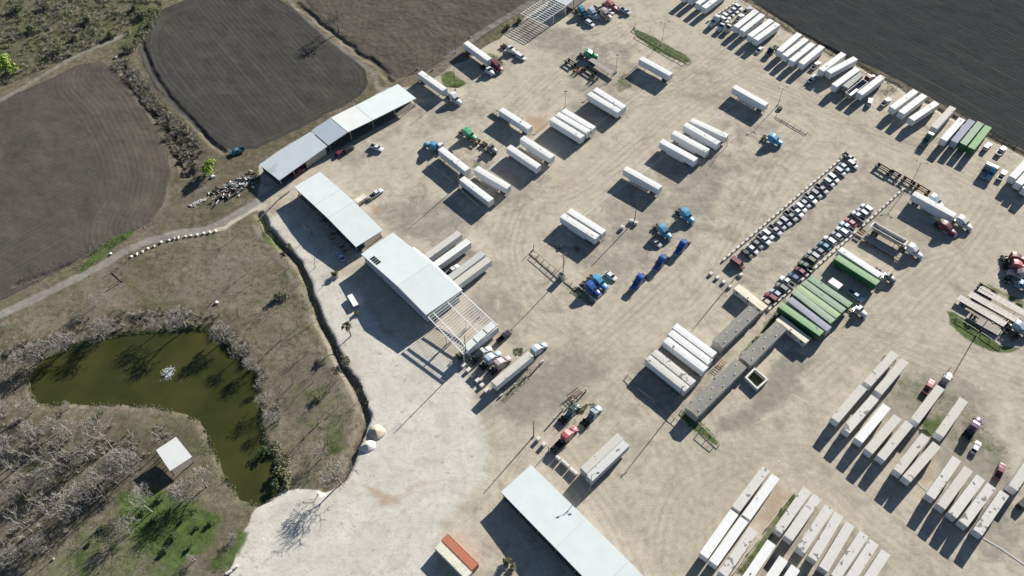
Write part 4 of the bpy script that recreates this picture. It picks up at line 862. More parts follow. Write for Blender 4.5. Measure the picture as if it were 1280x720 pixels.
# lower right rows
GE = 'trailers parked in the long rows at the lower right'
trailer((1118.75,441),(1084.4,479.4), 'cream trailer at the top left end of the lower right rows', GE, roof=ROOF_C)
trailer((1131.6,450.25),(1097.5,490), 'cream trailer second at the top end, left of the small red pickup', GE, roof=ROOF_C)
for i, (f, r, rf) in enumerate([((1080,482.5),(1043,525.6),ROOF_C),((1093.5,496.9),(1058.1,537.5),ROOF_S),((1108.5,507.5),(1073.5,550),ROOF_W),((1122.25,521),(1085.9,563.75),ROOF_C),((1136.9,528.75),(1101,572.25),ROOF_C)]):
    trailer(f, r, f"{'stained' if i == 1 else 'cream'} roofed trailer, {ORD[i]} from the left in the middle row of five", GE, roof=rf)
for i, (f, r) in enumerate([((1157.5,544),(1121.25,590)),((1171.9,554.4),(1132.5,599.5))]):
    trailer(f, r, f"cream roofed trailer, {['left','right'][i]} one of the pair below the bright grass patch", GE, roof=ROOF_C)
trailer((1176.9,481.9),(1142.5,527.5), 'pale trailer coupled to the white truck beside the small red pickup', GE, roof=ROOF_C)
trailer((1206.25,497.5),(1173,545), 'pale trailer standing alone left of the purple truck', GE, roof=ROOF_C)
for i, (f, r, rf) in enumerate([((1196.75,572.5),(1162.5,621.25),ROOF_S),((1211.5,585),(1175.75,633.75),ROOF_C),((1227,595.5),(1190,645),ROOF_S),((1240,606.25),(1203.75,655),ROOF_S),((1255.75,616.25),(1222.5,665),ROOF_S)]):
    trailer(f, r, f"{'cream' if i == 1 else 'stained'} roofed trailer, {ORD[i]} from the left of five left of the maroon pickup", GE, roof=rf, body=simple('trailer_side_off_white', (.58,.57,.56), .5))
trailer((1298,562),(1265.5,611.25), 'pale trailer cut by the right edge beside the red pickup', GE, roof=ROOF_C)
H = [((1009.5,611.25),(972.5,664)),((1022,620.5),(985.5,672.5)),((1036.9,633.5),(1000.6,688.5)),((1049,642.75),(1015.6,698)),((1062.75,655),(1029.4,711)),((1080.6,666.5),(1044,722)),((1092.9,677.25),(1057,733)),((1107.5,690),(1071,746))]
for i, (f, r) in enumerate(H):
    trailer(f, r, f"stained roofed trailer, {ORD[i]} from the left in the row of eight at the bottom edge", GE, roof=ROOF_S, body=simple('trailer_side_off_white', (.58,.57,.56), .5))
for f, r, rf, l in [((958.1,585.6),(919.75,636.25),ROOF_S,'white roofed trailer, upper left one of the block left of the grass strip'),((970,595),(932.5,646.9),ROOF_W,'white roofed trailer, upper right one of the block left of the grass strip'),
    ((918.4,639.4),(879.4,695.25),ROOF_W,'white roofed trailer, lower left one of the block left of the grass strip'),((931.5,647.75),(890.6,705.25),ROOF_W,'white roofed trailer, lower middle one of the block left of the grass strip'),((942.25,661.25),(903.5,718),ROOF_S,'stained roofed trailer touching the rail, lower right of its block')]:
    trailer(f, r, l, GE, roof=rf)
for i, (f, r) in enumerate([((964.75,677.75),(926,735)),((979.4,698.5),(941,756)),((994.4,709.75),(956,767))]):
    trailer(f, r, f"white trailer cut by the bottom edge, {ORD[i]} from the left right of the grass strip", GE, roof=ROOF_W)
# containers
ct = container_template(12.2, simple('orange_container_paint', (.42, .15, .09), .6, scale=2)); c0 = at(574.6, 689.8, 2.6)
ct.place('shipping_container', (c0.x, c0.y, 0), ang(at(555.25,670.6), at(594,709)), 'orange red shipping container beside a cream one on the white gravel', 'container')
ct = container_template(12.2, simple('cream_container_paint', (.62, .60, .50), .6, scale=2)); c0 = at(566.5, 699.8, 2.6)
ct.place('shipping_container', (c0.x, c0.y, 0), ang(at(555.25,670.6), at(594,709)), 'cream shipping container leaning close to the orange one', 'container')

# ------------------------------------------------------------------ truck tractors
DR = (16, 9.5); UL = (-16, -9.5); DL = (-10, 11); UR = (13, -12)
truck((857.3,267.2), (17,14), 'cyan', 'bright cyan blue truck standing alone above the line of royal blue trucks')
truck((829,287), (15,13), 'pickblue', 'faded blue truck beside the silver car in the yard')
for i, p in enumerate([(852.5,307),(826.5,326),(798.5,350)]):
    truck(p, (-17,19), 'royal', f"royal blue truck, {['upper','middle','lower'][i]} one of three in a line", 'royal blue trucks in a line')
truck((747.5,350.5), (15,11), 'cyan', 'bright blue truck, right one of two beside the wooden rails')
truck((738.5,358.5), (15,11), 'royal', 'blue truck, left one of two beside the wooden rails')
truck((966.5,172.5), (14,6), 'cyan', 'cyan truck standing alone at the right end of the upper aisle')
truck((585,166), (14,8), 'green', 'bright green truck beside the dark scrap chassis')
truck((736,66.5), (14,2), 'green', 'green truck beside the empty flatbed trailer')
truck((567.5,121), (12,9), 'white', 'white truck coupled to the trailer beside the long shed')
truck((619.5,80.5), (12,9), 'maroon', 'maroon truck coupled to the trailer at the field edge')
truck((609,84.5), (12,10), 'white', 'white truck parked against the maroon one at the field edge', day=True)
truck((635.5,58), (12,8), 'white', 'white truck facing the yard beside the field edge shrubs', day=True)
truck((541,181.5), (-14,-6), 'pickblue', 'pale blue truck coupled to the trailer left of the white pole')
truck((553,183), (-14,-8), 'white', 'white truck tucked behind the pale blue one', day=True)
truck((671,436.5), (14,-11), 'lightblue', 'light blue truck coupled to the cream trailer below the workshop')
truck((613,447.5), (13,-10), 'lightblue', 'pale blue and white truck between the steel frame and the pinkish truck')
truck((625,453.5), (13,-10), 'mauve', 'faded pinkish truck beside the pale blue and white one')
truck((601,441), (13,-9), 'white', 'white truck with bare chassis directly under the steel frame edge', day=True)
truck((739.5,517.5), (12,-12), 'lightblue', 'truck with a white hood nose to tail with the red one', day=True)
truck((709,543.5), (12,-12), 'red', 'faded red truck with bare chassis near the lower shed')
truck((712.5,514), (12,-11), 'darkgreen', 'small dark truck beside the row of posts', day=True)
truck((1086.5,97.5), (10,-8), 'maroon', 'dark red truck behind the white trailer at the dark field')
truck((1160.5,172), (-12,13), 'deepgreen', 'dark green truck coupled to the cream roofed trailer')
truck((1203,276.5), (16,9.5), 'white', 'white truck coupled to the long trailer at the car lot corner')
truck((1183,283.5), (16,9), 'maroon', 'maroon truck standing in the shadow of the long trailer')
truck((1168.5,249.5), (15,10), 'lightblue', 'light blue truck behind the long white trailer')
truck((1141,311.5), (15,9), 'white', 'white truck coupled to the hopper trailer')
truck((1071,383.5), (14,10), 'white', 'white truck coupled to the rightmost green trailer', day=True)
truck((1107,341.5), (14,9), 'grey', 'grey truck coupled to the white trailer beside the lone green one', day=True)
truck((1272,331), (14,2), 'red', 'bright red truck at the right edge of the yard')
truck((1270,321.5), (14,2), 'maroon', 'dark red truck above the bright red one at the right edge')
truck((1277,341), (-14,-3), 'mauve', 'pinkish white truck below the bright red one at the right edge')
truck((1274,408), (14,9), 'lightblue', 'light blue truck in front of the pale trailers on the island')
truck((1181.5,475.5), (9,-12), 'white', 'white cab coupled to the pale trailer beside the red pickup', day=True)
truck((1218.5,531.5), (10,-13), 'purple', 'dark purple truck with open hood among the weeds')
truck((1273,352), (14,6), 'pickblue', 'grey blue truck above the island at the right edge', day=True)
truck((1233.5,210.5), (-8,11), 'grey', 'grey truck with a dark bed right of the green trailer')
truck((1241,213.5), (-9,12), 'pickblue', 'sky blue truck between the grey truck and the white pickup')
truck((894.5,24.5), (-12,9), 'white', 'white truck at the near end of the row of concrete blocks')
truck((904.5,30), (-11,9), 'white', 'white truck second in the row facing the yard at the top', day=True)
truck((913,31.5), (-11,9), 'cream', 'cream truck beside the first white trailer at the top', day=True)
truck((727.5,13), (13,11), 'teal', 'teal and white truck beside the top shed')
truck((740.5,15), (13,10), 'lightblue', 'light blue truck second from the top shed')
truck((756,15.5), (13,9), 'mauve', 'pinkish truck third from the top shed')
truck((763,5), (13,8), 'red', 'faded red truck behind the pinkish one at the top edge')
truck((966,60), (-11,9), 'black', 'black truck left of the close group of four trailers', day=True)
truck((611,181.5), (13,9), 'grey', 'grey green truck with a pale roof panel beside the scrap chassis', day=True)

# ------------------------------------------------------------------ cars
GA = 'cars in the upper row of the fenced car lot'
ROWA = [((1062,196.5),'pickup','grey','dark grey pickup at the far end'),((1066,205),'suv','silver','silver car second from the far end'),((1055.5,208),'sedan','lightblue','pale blue car third from the far end'),((1050.6,214),'suv','silver','silver car beside the pale blue one'),
 ((1042,222),'suv','white','white car fifth from the far end'),((1036.5,227.5),'suv','silver','silver car sixth from the far end'),((1027,236),'pickup','grey','dark grey pickup seventh from the far end'),((1020.5,242),'suv','grey','grey car after the dark grey pickup'),
 ((1013,247.8),'pickup','white','white pickup ninth from the far end'),((1006.5,253.5),'sedan','silver','silver car after the white pickup, tenth from the far end'),((1001.5,259),'suv','white','white car eleventh from the far end'),((996,264.5),'pickup','white','white pickup twelfth from the far end'),
 ((988.3,270),'pickup','grey','grey pickup thirteenth from the far end'),((982,276.3),'suv','silver','silver car fourteenth from the far end'),((975.5,280.5),'sedan','silver','silver car fifteenth from the far end'),((969,287.5),'pickup','silver','silver pickup with black bed, sixteenth from the far end'),
 ((960.3,292.6),'suv','white','white car seventeenth from the far end'),((954.8,298.6),'pickup','white','white pickup eighteenth from the far end'),((946.8,304.4),'sedan','grey','grey car nineteenth from the far end'),((940.8,310.8),'sedan','white','white car third from the near end'),((934,316.5),'sedan','black','black car second from the near end'),((922,329),'van','maroon','maroon van parked alone at the near end')]
for p, k, c, l in ROWA: car(k, p, (10, 7.4), c, l + ' of the upper car row', GA)
GB = 'cars in the lower row of the fenced car lot'
ROWB = [((1083.6,259.6),'suv','white','white car at the far end'),((1078,264.8),'suv','silver','silver car second from the far end'),((1072.5,269.8),'pickup','silver','silver pickup with open bed third from the far end'),((1063.7,277.2),'sedan','red','bright red car'),((1058.5,283.3),'pickup','lightblue','pale blue pickup just below the red car'),
 ((1052.8,288.3),'suv','white','white car just below the pale blue pickup'),((1046.6,293.8),'sedan','silver','silver car seventh from the far end'),((1037.3,300),'suv','white','white car eighth from the far end'),((1031,306.4),'sedan','teal','dark teal car'),((1024.2,312.5),'sedan','grey','grey car tenth from the far end'),
 ((1017,318.3),'suv','silver','silver car eleventh from the far end'),((1012.3,323.3),'suv','darkgreen','green grey car twelfth from the far end'),((1007.3,332.7),'pickup','darkgreen','dark green pickup with grey bed cover'),((1001,338.3),'sedan','maroon','faded red car next to the blue one'),((992.8,345.7),'sedan','blue','blue car'),
 ((984,352),'pickup','white','white pickup with black bed'),((977.5,358.8),'suv','grey','grey car fourth from the near end'),((970.3,366),'sedan','lightblue','light blue car third from the near end'),((964,371),'suv','maroon','maroon car second from the near end'),((957.5,376.5),'sedan','mauve','pinkish car at the near end')]
for p, k, c, l in ROWB: car(k, p, (-10, -7.4), c, l + ' of the lower car row', GB)
for p, d, k, c, l in [((820,302.5),(11,8),'sedan','silver','silver car beside the faded blue truck'),((763.7,344.2),(11,8),'sedan','white','white car right of the two bright blue trucks'),((737.5,28.5),(10,7),'suv','white','white car alone in front of the trucks at the top shed'),
 ((651.5,70.5),(9,5),'suv','white','white car at the field edge near the maroon truck'),((641.5,63),(9,5),'pickup','white','white pickup between the field edge trucks and the white car'),((425.5,319.5),(-6,-9),'sedan','lightblue','pale car in the shadow of the tyre shed'),((470.5,184),(10,4),'pickup','white','white pickup in front of the long shed'),
 ((470,241.5),(10,-6.5),'pickup','white','white pickup with dark bed towing the cream trailer'),((949.5,61.8),(-10,8.5),'sedan','white','white car in front of the fourth trailer at the dark field'),((1019.8,81.5),(9,-8),'pickup','white','white pickup with black bed between trailers at the dark field'),((1016,98),(9,-7),'pickup','lightblue','pale blue pickup in front of the trailer pair at the dark field'),
 ((1087.5,126.5),(3,-9),'suv','white','white car in front of the red truck trailer'),((1107.5,127),(9,-7),'pickup','white','white pickup with black bed on the grass by the dark field'),((1234.5,182.5),(9,-9),'suv','white','white car right of the bright green trailer'),((1252,188),(10,-10),'pickup','white','white pickup with long black bed by the field corner'),
 ((1253,218.5),(7,-10),'pickup','white','small white pickup left of the trailers at the right edge'),((1160.8,483),(6,-9),'pickup','red','small red pickup in the weeds above the pale trailer'),((1220.5,558.5),(6,-10),'sedan','white','white car in the weeds below the purple truck'),((1250,589),(5,-11),'pickup','maroon','red pickup with maroon bed in the weeds'),
 ((1070,369),(12,9),'pickup','lightblue','pale blue pickup near the rightmost green trailer'),((1280,628),(10,-9),'suv','black','black car cut by the right edge below the maroon pickup'),((565.5,337.5),(6,-5),'pickup','white','white pickup between trailers backed against the workshop'),((630,420.5),(12,-11),'pickup','black','black pickup right of the open steel frame'),
 ((922.8,8.5),(10,7),'suv','white','white car at the far end of the blocks in the top lot'),((918.4,12),(10,7),'sedan','white','white car second in the top lot'),((913.2,16),(10,7),'sedan','silver','silver car third in the top lot'),((908,20),(10,7),'suv','white','white car fourth in the top lot'),((905.5,24.5),(10,7),'suv','white','white car fifth in the top lot'),
 ((934,12.5),(9,-7),'pickup','silver','silver pickup with black bed in the top lot'),((924.5,21.5),(9,-8),'pickup','white','white pickup with black bed left of the first white trailer'),((748,9.5),(10,7),'suv','tan','tan car among the trucks at the top shed'),((770.5,9.5),(10,6),'sedan','grey','grey car among the trucks at the top shed'),((762,13.5),(10,6),'suv','cream','cream car among the trucks at the top shed'),((782,13.5),(10,6),'pickup','lightblue','pale pickup at the right end of the trucks by the top shed'),
 ((296.5,188.2),(-9,3),'pickup','teal','teal and white pickup parked at the corner of the dark field'),((436,186),(9,-6),'suv','black','black car under the eave of the long shed'),((372,214),(9,-6),'pickup','maroon','dark red pickup under the left eave of the long shed'),((425,190.5),(9,-6),'sedan','maroon','dark maroon car beside the black one at the long shed')]:
    car(k, p, d, c, l)
# small cream utility trailer and white box in the yard
def utility(pos, dirv, label, L=4.5, W=2.2, Hh=1.9, mat=None, name='utility_trailer', cat='trailer'):
    c = at(*pos, 1); d = at(pos[0]+dirv[0], pos[1]+dirv[1], 1); r = empty(name, (c.x, c.y, 0), ang(c, d), label, cat)
    mb = MB(); mb.box(-L/2, L/2, -W/2, W/2, .5, Hh, c=.06); mb.obj('body', mat or WHITE, r)
    mb = MB(); mb.box(-L/2-.02, L/2+.02, -W/2-.02, W/2+.02, Hh, Hh+.06); mb.obj('roof', mat or WHITE, r)
    mb = MB(); mb.box(L/2, L/2+1.2, -.05, .05, .5, .6); mb.box(-L/2+.2, L/2-.1, -.8, .8, .38, .498); mb.obj('tow_frame', DARK, r)
    for y in (-W/2-.12, W/2+.12):
        o = bpy.data.objects.new('wheel', CW); COL.objects.link(o); o.parent = r; o.location = (0, y, .34); o2 = bpy.data.objects.new('rim', CR); COL.objects.link(o2); o2.parent = o
    return r
utility((451.5,250), (10,-6.5), 'cream box trailer towed by the white pickup beside the tyre shed', mat=simple('cream_box', (.60,.56,.48), .5))
utility((1043.5,356), (10,7), 'small white box trailer in the shade beside the green trailers', L=4.2, W=2.6)
utility((441.2,375.8), (6,10), 'long white crate at the edge of the workshop shadow', L=5.2, W=1.8, Hh=1.3)
# ------------------------------------------------------------------ buildings
def metal_roof(name, col, rib=1.0, dirt=0.12, rough=0.45):
    g = NG(name); sx = g.n('SeparateXYZ'); g.t.links.new(g.tc.outputs['Object'], sx.inputs[0])
    rb = g.math('SINE', g.math('MULTIPLY', sx.outputs[0], 2*math.pi/rib)); n1 = g.noise(0.25, 5, .6); n2 = g.noise(2.0, 4, .6)
    c = g.mix(g.rng(n1, .35, .7), tuple(x*.93 for x in col), col); c = g.mix(g.math('MULTIPLY', g.rng(n2, .55, .8), dirt), c, (.3, .28, .25))
    c = g.mix(g.math('MULTIPLY', g.rng(rb, .82, 1.0), .05), c, (.35, .37, .38)); g.bump(rb, .12, .02)
    return g.fin(c, .75, spec=.15)
RW = metal_roof('white_sheet_roof', (.53, .57, .565)); RG = metal_roof('slope_shade_sheet_roof', (.38, .425, .445)); RG2 = metal_roof('blue_slope_shade_sheet_roof', (.40, .45, .50)); RC = metal_roof('bright_sheet_roof', (.54, .56, .54))  # RG and RG2 put the dimmer light of the slopes into the sheet colour
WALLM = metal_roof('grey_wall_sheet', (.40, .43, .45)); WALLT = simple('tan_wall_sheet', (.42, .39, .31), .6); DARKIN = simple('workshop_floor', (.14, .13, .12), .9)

def shed(name, label, cat, A_, B_, D_, C_, prof, zA, zD, segs_mats, walls=(), posts=(), floor=True):
    """A-B: first end, D-C: far end (world points, at heights zA and zD); prof: (t, height)"""
    org = Vector((A_.x, A_.y, 0)); dx = (Vector((D_.x, D_.y, 0)) - org); L = dx.length; e = dx.normalized(); rz = math.atan2(e.y, e.x)
    root = empty(name, org, rz, label, cat)
    inv = Matrix.Rotation(-rz, 3, 'Z')
    def loc(p): return inv @ (Vector((p.x, p.y, 0)) - org)
    a, b, c, d = loc(A_), loc(B_), loc(C_), loc(D_)
    def pt(t, s_, z): 
        p = a.lerp(d, t); q = b.lerp(c, t); r = p.lerp(q, s_); return Vector((r.x, r.y, z))
    def zz(t):
        for i in range(len(prof)-1):
            t0, z0 = prof[i]; t1, z1 = prof[i+1]
            if t0 <= t <= t1: return z0 + (z1-z0)*(t-t0)/(t1-t0)
        return prof[-1][1]
    for i in range(len(prof)-1):
        t0, z0 = prof[i]; t1, z1 = prof[i+1]; mb = MB(); u0 = t0 + (.0008 if i else 0)
        P = [pt(u0, 0, z0-.14), pt(t1, 0, z1-.14), pt(t1, 1, z1-.14), pt(u0, 1, z0-.14)]; Q = [p + Vector((0, 0, .14)) for p in P]
        mb.hexa(P + Q) 
        o = mb.obj('roof_slope', segs_mats[i % len(segs_mats)], root)
        if i: 
            r = MB(); r.hexa([pt(t0-.004, -.003, z0-.02), pt(t0+.004, -.003, z0-.02), pt(t0+.004, 1.003, z0-.02), pt(t0-.004, 1.003, z0-.02), pt(t0-.004, -.003, z0+.05), pt(t0+.004, -.003, z0+.05), pt(t0+.004, 1.003, z0+.05), pt(t0-.004, 1.003, z0+.05)]); r.obj('ridge_cap', RC, root)
        # gutters
        for s_ in (0, 1):
            gq = MB(); sg = -.008 if s_ == 0 else 1.008; gq.hexa([pt(u0, sg, z0-.24), pt(t1, sg, z1-.24), pt(t1, s_, z1-.24), pt(u0, s_, z0-.24), pt(u0, sg, z0-.1), pt(t1, sg, z1-.1), pt(t1, s_, z1-.1), pt(u0, s_, z0-.1)]); gq.obj('gutter', STEEL, root)
    w = MB()
    for (t0, s0, t1, s1, mt) in walls:
        mb = MB(); K = 6
        for k in range(K):
            ta, tb = t0+(t1-t0)*k/K, t0+(t1-t0)*(k+1)/K; sa, sb = s0+(s1-s0)*k/K, s0+(s1-s0)*(k+1)/K
            p, q = pt(ta, sa, 0), pt(tb, sb, 0); n_ = (q-p).normalized(); n_ = Vector((-n_.y, n_.x, 0))*.08
            za, zb = zz(ta)-.15, zz(tb)-.15
            mb.hexa([p-n_, q-n_, q+n_, p+n_, Vector((p.x, p.y, za))-n_, Vector((q.x, q.y, zb))-n_, Vector((q.x, q.y, zb))+n_, Vector((p.x, p.y, za))+n_])
        mb.obj('wall', mt, root)
    for (t, s_) in posts:
        p = pt(t, s_, 0); mb = MB(); mb.box(p.x-.12, p.x+.12, p.y-.12, p.y+.12, -.1, zz(t)-.15); mb.obj('post', STEEL, root)
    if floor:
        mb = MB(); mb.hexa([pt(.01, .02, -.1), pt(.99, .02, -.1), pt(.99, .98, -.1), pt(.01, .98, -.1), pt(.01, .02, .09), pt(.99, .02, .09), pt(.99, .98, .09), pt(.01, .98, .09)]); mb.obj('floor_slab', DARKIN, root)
    root['_'] = 0; del root['_']
    return root, pt, zz
# main workshop
shop, spt, szz = shed('workshop', 'large white roofed workshop with four dark roof panels and an open steel frame beside it', 'workshop',
    at(451.25,317.5,4.9), at(491.25,290.5,4.9), at(532.5,393.75,5.9), at(576,363.75,5.9), [(0,4.9),(.58,7.0),(1,5.9)], 4.9, 5.9, [RW],
    walls=[(.02,.045,.98,.045,WALLM),(.02,.05,.02,.95,WALLM),(.975,.06,.975,.93,WALLM)], posts=[(.02,.97),(.25,.97),(.5,.97),(.75,.97),(.975,.97)])
mb = MB(); P = [spt(.30,.985,0), spt(.995,.985,0), spt(.995,1.075,0), spt(.30,1.075,0)]; zs = [szz(.30)-.05, szz(.995)-.05]
for ta, tb in ((.30,.58),(.5805,.995)):
    za, zb = szz(ta)-.03, szz(tb)-.03
    mb.hexa([spt(ta,.99,za-.12), spt(tb,.99,zb-.12), spt(tb,1.06,zb-.42), spt(ta,1.06,za-.42), spt(ta,.99,za), spt(tb,.99,zb), spt(tb,1.06,zb-.3), spt(ta,1.06,za-.3)])
mb.obj('roof_extension', RW, shop)
for k in range(4):
    t0 = .115 + k*.030; mb = MB(); z = szz(t0); 
    mb.hexa([spt(t0,.06,z+.02), spt(t0+.024,.06,szz(t0+.024)+.02), spt(t0+.024,.19,szz(t0+.024)+.02), spt(t0,.19,z+.02), spt(t0,.06,z+.10), spt(t0+.024,.06,szz(t0+.024)+.10), spt(t0+.024,.19,szz(t0+.024)+.10), spt(t0,.19,z+.10)])
    mb.obj('solar_panel', GLASS, shop)
# open steel frame
fr = empty('open_canopy', at(555,420), 0, 'open white steel roof frame without sheets at the end of the workshop', 'canopy')
fo = fr.location.copy()
F4 = [at(534.7,395.5,5.7), at(576.5,364.5,5.7), at(621.7,406.6,4.4), at(580,443.6,4.4)]
def fpt(t, s_): return F4[0].lerp(F4[3], t).lerp(F4[1].lerp(F4[2], t), s_) - fo
WST = simple('white_steel', (.72, .73, .73), .4, var=.06, dirtamt=.15)
for s_ in (0, .16, .58, 1.0):
    mb = MB(); a, b = fpt(0.01, s_), fpt(1, s_); n_ = (b-a).cross(Vector((0,0,1))).normalized()*.13; h_ = Vector((0,0,.42))
    mb.hexa([a-n_-h_, b-n_-h_, b+n_-h_, a+n_-h_, a-n_, b-n_, b+n_, a+n_]); mb.obj('beam', WST, fr)
for k in range(19):
    t = .012 + .985*k/18; mb = MB(); a, b = fpt(t, -.01), fpt(t, 1.01); n_ = (b-a).cross(Vector((0,0,1))).normalized()*.05; h_ = Vector((0,0,.16)); a = a + Vector((0,0,.165)); b = b + Vector((0,0,.165))
    mb.hexa([a-n_-h_, b-n_-h_, b+n_-h_, a+n_-h_, a-n_, b-n_, b+n_, a+n_]); mb.obj('purlin', WST, fr)
for a_, b_ in ((.12,.37),(.40,.68),(.71,.97)):
    mb = MB(); dz = Vector((0,0,.17)); mb.hexa([fpt(.865,a_)+dz, fpt(1.0,a_)+dz, fpt(1.0,b_)+dz, fpt(.865,b_)+dz] + [q+Vector((0,0,.06)) for q in (fpt(.865,a_)+dz, fpt(1.0,a_)+dz, fpt(1.0,b_)+dz, fpt(.865,b_)+dz)]); mb.obj('roof_sheet', RC, fr)
for s_ in (0, .16, .58, 1.0):
    for t in (.5, .985):
        p = fpt(t, s_); mb = MB(); mb.box(p.x-.13, p.x+.13, p.y-.13, p.y+.13, -fo.z-.1, p.z-.42); mb.obj('column', WST, fr)
# tyre shed
shed('tyre_shed', 'white roofed open shed between the long shed and the workshop, goods stored along its front', 'shed',
    at(367.5,233.75,4.2), at(400,214.5,4.2), at(445,308.75,4.2), at(478.75,287.5,4.2), [(0,4.2),(.34,5.0),(.56,5.3),(1,4.2)], 4.2, 4.2, [RW],
    walls=[(.03,.35,.97,.35,WALLM),(.03,.36,.03,.94,WALLM),(.03,.94,.6,.94,WALLM)], posts=[(t, .05) for t in (.03,.2,.4,.6,.8,.97)] + [(.97,.94),(.8,.94)])
# long shed along the field
def mixp(p, q, t): return (p[0]+(q[0]-p[0])*t, p[1]+(q[1]-p[1])*t)
shed('long_shed', 'long shed with shade-grey left bays along the edge of the dark field', 'shed',
    at(348.75,225,4.2), at(323.75,205,4.2), at(409,182.5,4.4), at(388,164.2,4.4), [(0,4.0),(1,4.3)], 4, 4, [RG], walls=[(.02,.95,.98,.95,WALLM),(.55,.06,.97,.06,WALLT)], posts=[(.03,.05),(.3,.05)])
shed('long_shed', 'long shed with white right bays along the edge of the dark field', 'shed',
    at(410,181.5,4.5), at(389,163.2,4.5), at(520.2,122.8,4.2), at(497.5,105,4.2), [(0,4.45),(.225,5.6),(.5,5.0),(1,4.2)], 4, 4, [RG2, RC, RW], walls=[(.02,.95,.98,.95,WALLM),(.985,.3,.985,.95,WALLT),(.5,.3,.5,.95,WALLT)], posts=[(t,.05) for t in (.02,.25,.5,.75,.985)])  # first bay coloured darker for its slope facing away from the sun
# lower shed
a5, b5 = at(626,615,3.9), at(663.75,581,3.9); dl = (at(726,720,4.0) - a5).normalized(); LL = 62; dr_ = (at(802.5,720,4.0) - b5).normalized()
shed('lower_shed', 'long white roofed shed running out of the bottom edge beside the orange container', 'shed', a5, b5, a5 + dl*LL, b5 + dl*LL, [(0,3.9),(.36,4.9),(.62,5.2),(1,4.0)], 3.9, 4, [RW],
    walls=[(.005,.95,.995,.95,WALLM),(.01,.06,.01,.94,WALLM)], posts=[(t,.04) for t in (.01,.12,.24,.36,.48,.6,.8,.99)])
# top canopy
tc = empty('steel_canopy', at(680,25), 0, 'open white steel canopy frame at the top edge with its striped shadow', 'canopy'); to = tc.location.copy()
A_, B_, C_ = at(651,17,4.6), at(675.6,29.4,4.6), at(708,7.2,4.6); D_ = A_ + (C_ - B_)
def tpt(t, s_): return A_.lerp(D_, t).lerp(B_.lerp(C_, t), s_) - to
for s_ in (0, .3, .62, 1.0):
    mb = MB(); a, b = tpt(0, s_), tpt(1, s_); n_ = (b-a).cross(Vector((0,0,1))).normalized()*.12; h_ = Vector((0,0,.35)); mb.hexa([a-n_-h_, b-n_-h_, b+n_-h_, a+n_-h_, a-n_, b-n_, b+n_, a+n_]); mb.obj('beam', WST, tc)
for k in range(13):
    t = k/12; mb = MB(); a, b = tpt(t, -.01)+Vector((0,0,.17)), tpt(t, 1.01)+Vector((0,0,.17)); n_ = (b-a).cross(Vector((0,0,1))).normalized()*.09; h_ = Vector((0,0,.16)); mb.hexa([a-n_-h_, b-n_-h_, b+n_-h_, a+n_-h_, a-n_, b-n_, b+n_, a+n_]); mb.obj('purlin', WST, tc)
for s_ in (0, 1):
    for t in (0.01, .5, .98):
        p = tpt(t, s_); mb = MB(); mb.box(p.x-.12, p.x+.12, p.y-.12, p.y+.12, -.1, p.z-.35); mb.obj('column', WST, tc)
e_ = (C_ - B_).normalized()
shed('top_shed', 'white roofed shed cut by the top edge beyond the steel canopy', 'shed', C_ + e_*.3, D_ + e_*.3, C_ + e_*16, D_ + e_*16, [(0,4.7),(.5,5.5),(1,4.7)], 4, 4, [RW], walls=[(.02,.05,.02,.95,WALLT),(.02,.95,.98,.95,WALLM)], posts=[(t,.05) for t in (.02,.35,.7,.98)])
# small shelter in the park
shed('pond_shelter', 'small white roofed shelter among bare trees beside the pond', 'shelter', at(195,562.5,4.0), at(220,546,4.0), at(212.5,588.75,3.5), at(240,571,3.5), [(0,4.0),(1,3.5)], 4, 3.5, [RC], posts=[(.04,.05),(.96,.05),(.04,.95),(.96,.95),(.5,.05),(.5,.95)])

def mobile(name, label, a, b, W, zr, mat, cat, vents=6, flat=False, roofm=None):
    A0, B0 = at(*a, zr), at(*b, zr); c = (A0+B0)/2; L = (B0-A0).length; r = empty(name, (c.x, c.y, 0), ang(A0, B0), label, cat); h = W/2
    m = MB(); m.box(-L/2+.1, L/2-.1, -h+.1, h-.1, .5, zr-.25); m.obj('wall', mat, r)
    m = MB(); m.box(-L/2+.2, L/2-.2, -h+.2, h-.2, 0, .498); m.obj('skirting', GREYCONC, r)
    m = MB(); k = .02 if flat else .38
    m.loft([[(xx, -h, zr-.25), (xx, -h, zr-.12), (xx, 0, zr-.12+k), (xx, h, zr-.12), (xx, h, zr-.25)] for xx in (-L/2, L/2)]); m.obj('roof', roofm or mat, r)
    for i in range(vents):
        xx = -L/2 + L*(i+.6)/(vents+.3); v = MB(); yy = (.9 if i % 2 else -.5)*h*.6; v.tube([(xx, yy, zr-.1), (xx, yy, zr+.35)], .16, 8); v.obj('roof_vent', WHITE, r)
    for i in range(max(2, int(L/4))):
        xx = -L/2 + 1.6 + i*(L-3)/max(1, int(L/4)-1) if L > 8 else -L/2+2+i*2
        for sg in (-1, 1):
            v = MB(); v.box(xx-.5, xx+.5, min(sg*(h-.1), sg*(h-.06)), max(sg*(h-.1), sg*(h-.06)), 1.5, 2.4); f = v.obj('window', WHITE, r)
            v = MB(); v.box(xx-.42, xx+.42, min(sg*(h-.062), sg*(h-.045)), max(sg*(h-.062), sg*(h-.045)), 1.57, 2.33); v.obj('pane', GLASS, f)
    for xx in (-L*.2, L*.28):
        v = MB(); v.box(xx-.45, xx+.45, -h+.05, -h+.095, .55, 2.6); v.obj('door', WHITE, r)
        v = MB(); v.box(xx-.8, xx+.8, -h-1.1, -h-.0, 0, .5); v.obj('step', WOODL, r)
    return r
SHING = simple('grey_shingle_roof', (.205, .20, .18), .85, var=.18, scale=.8, dirt=(.3,.27,.22), dirtamt=.4)
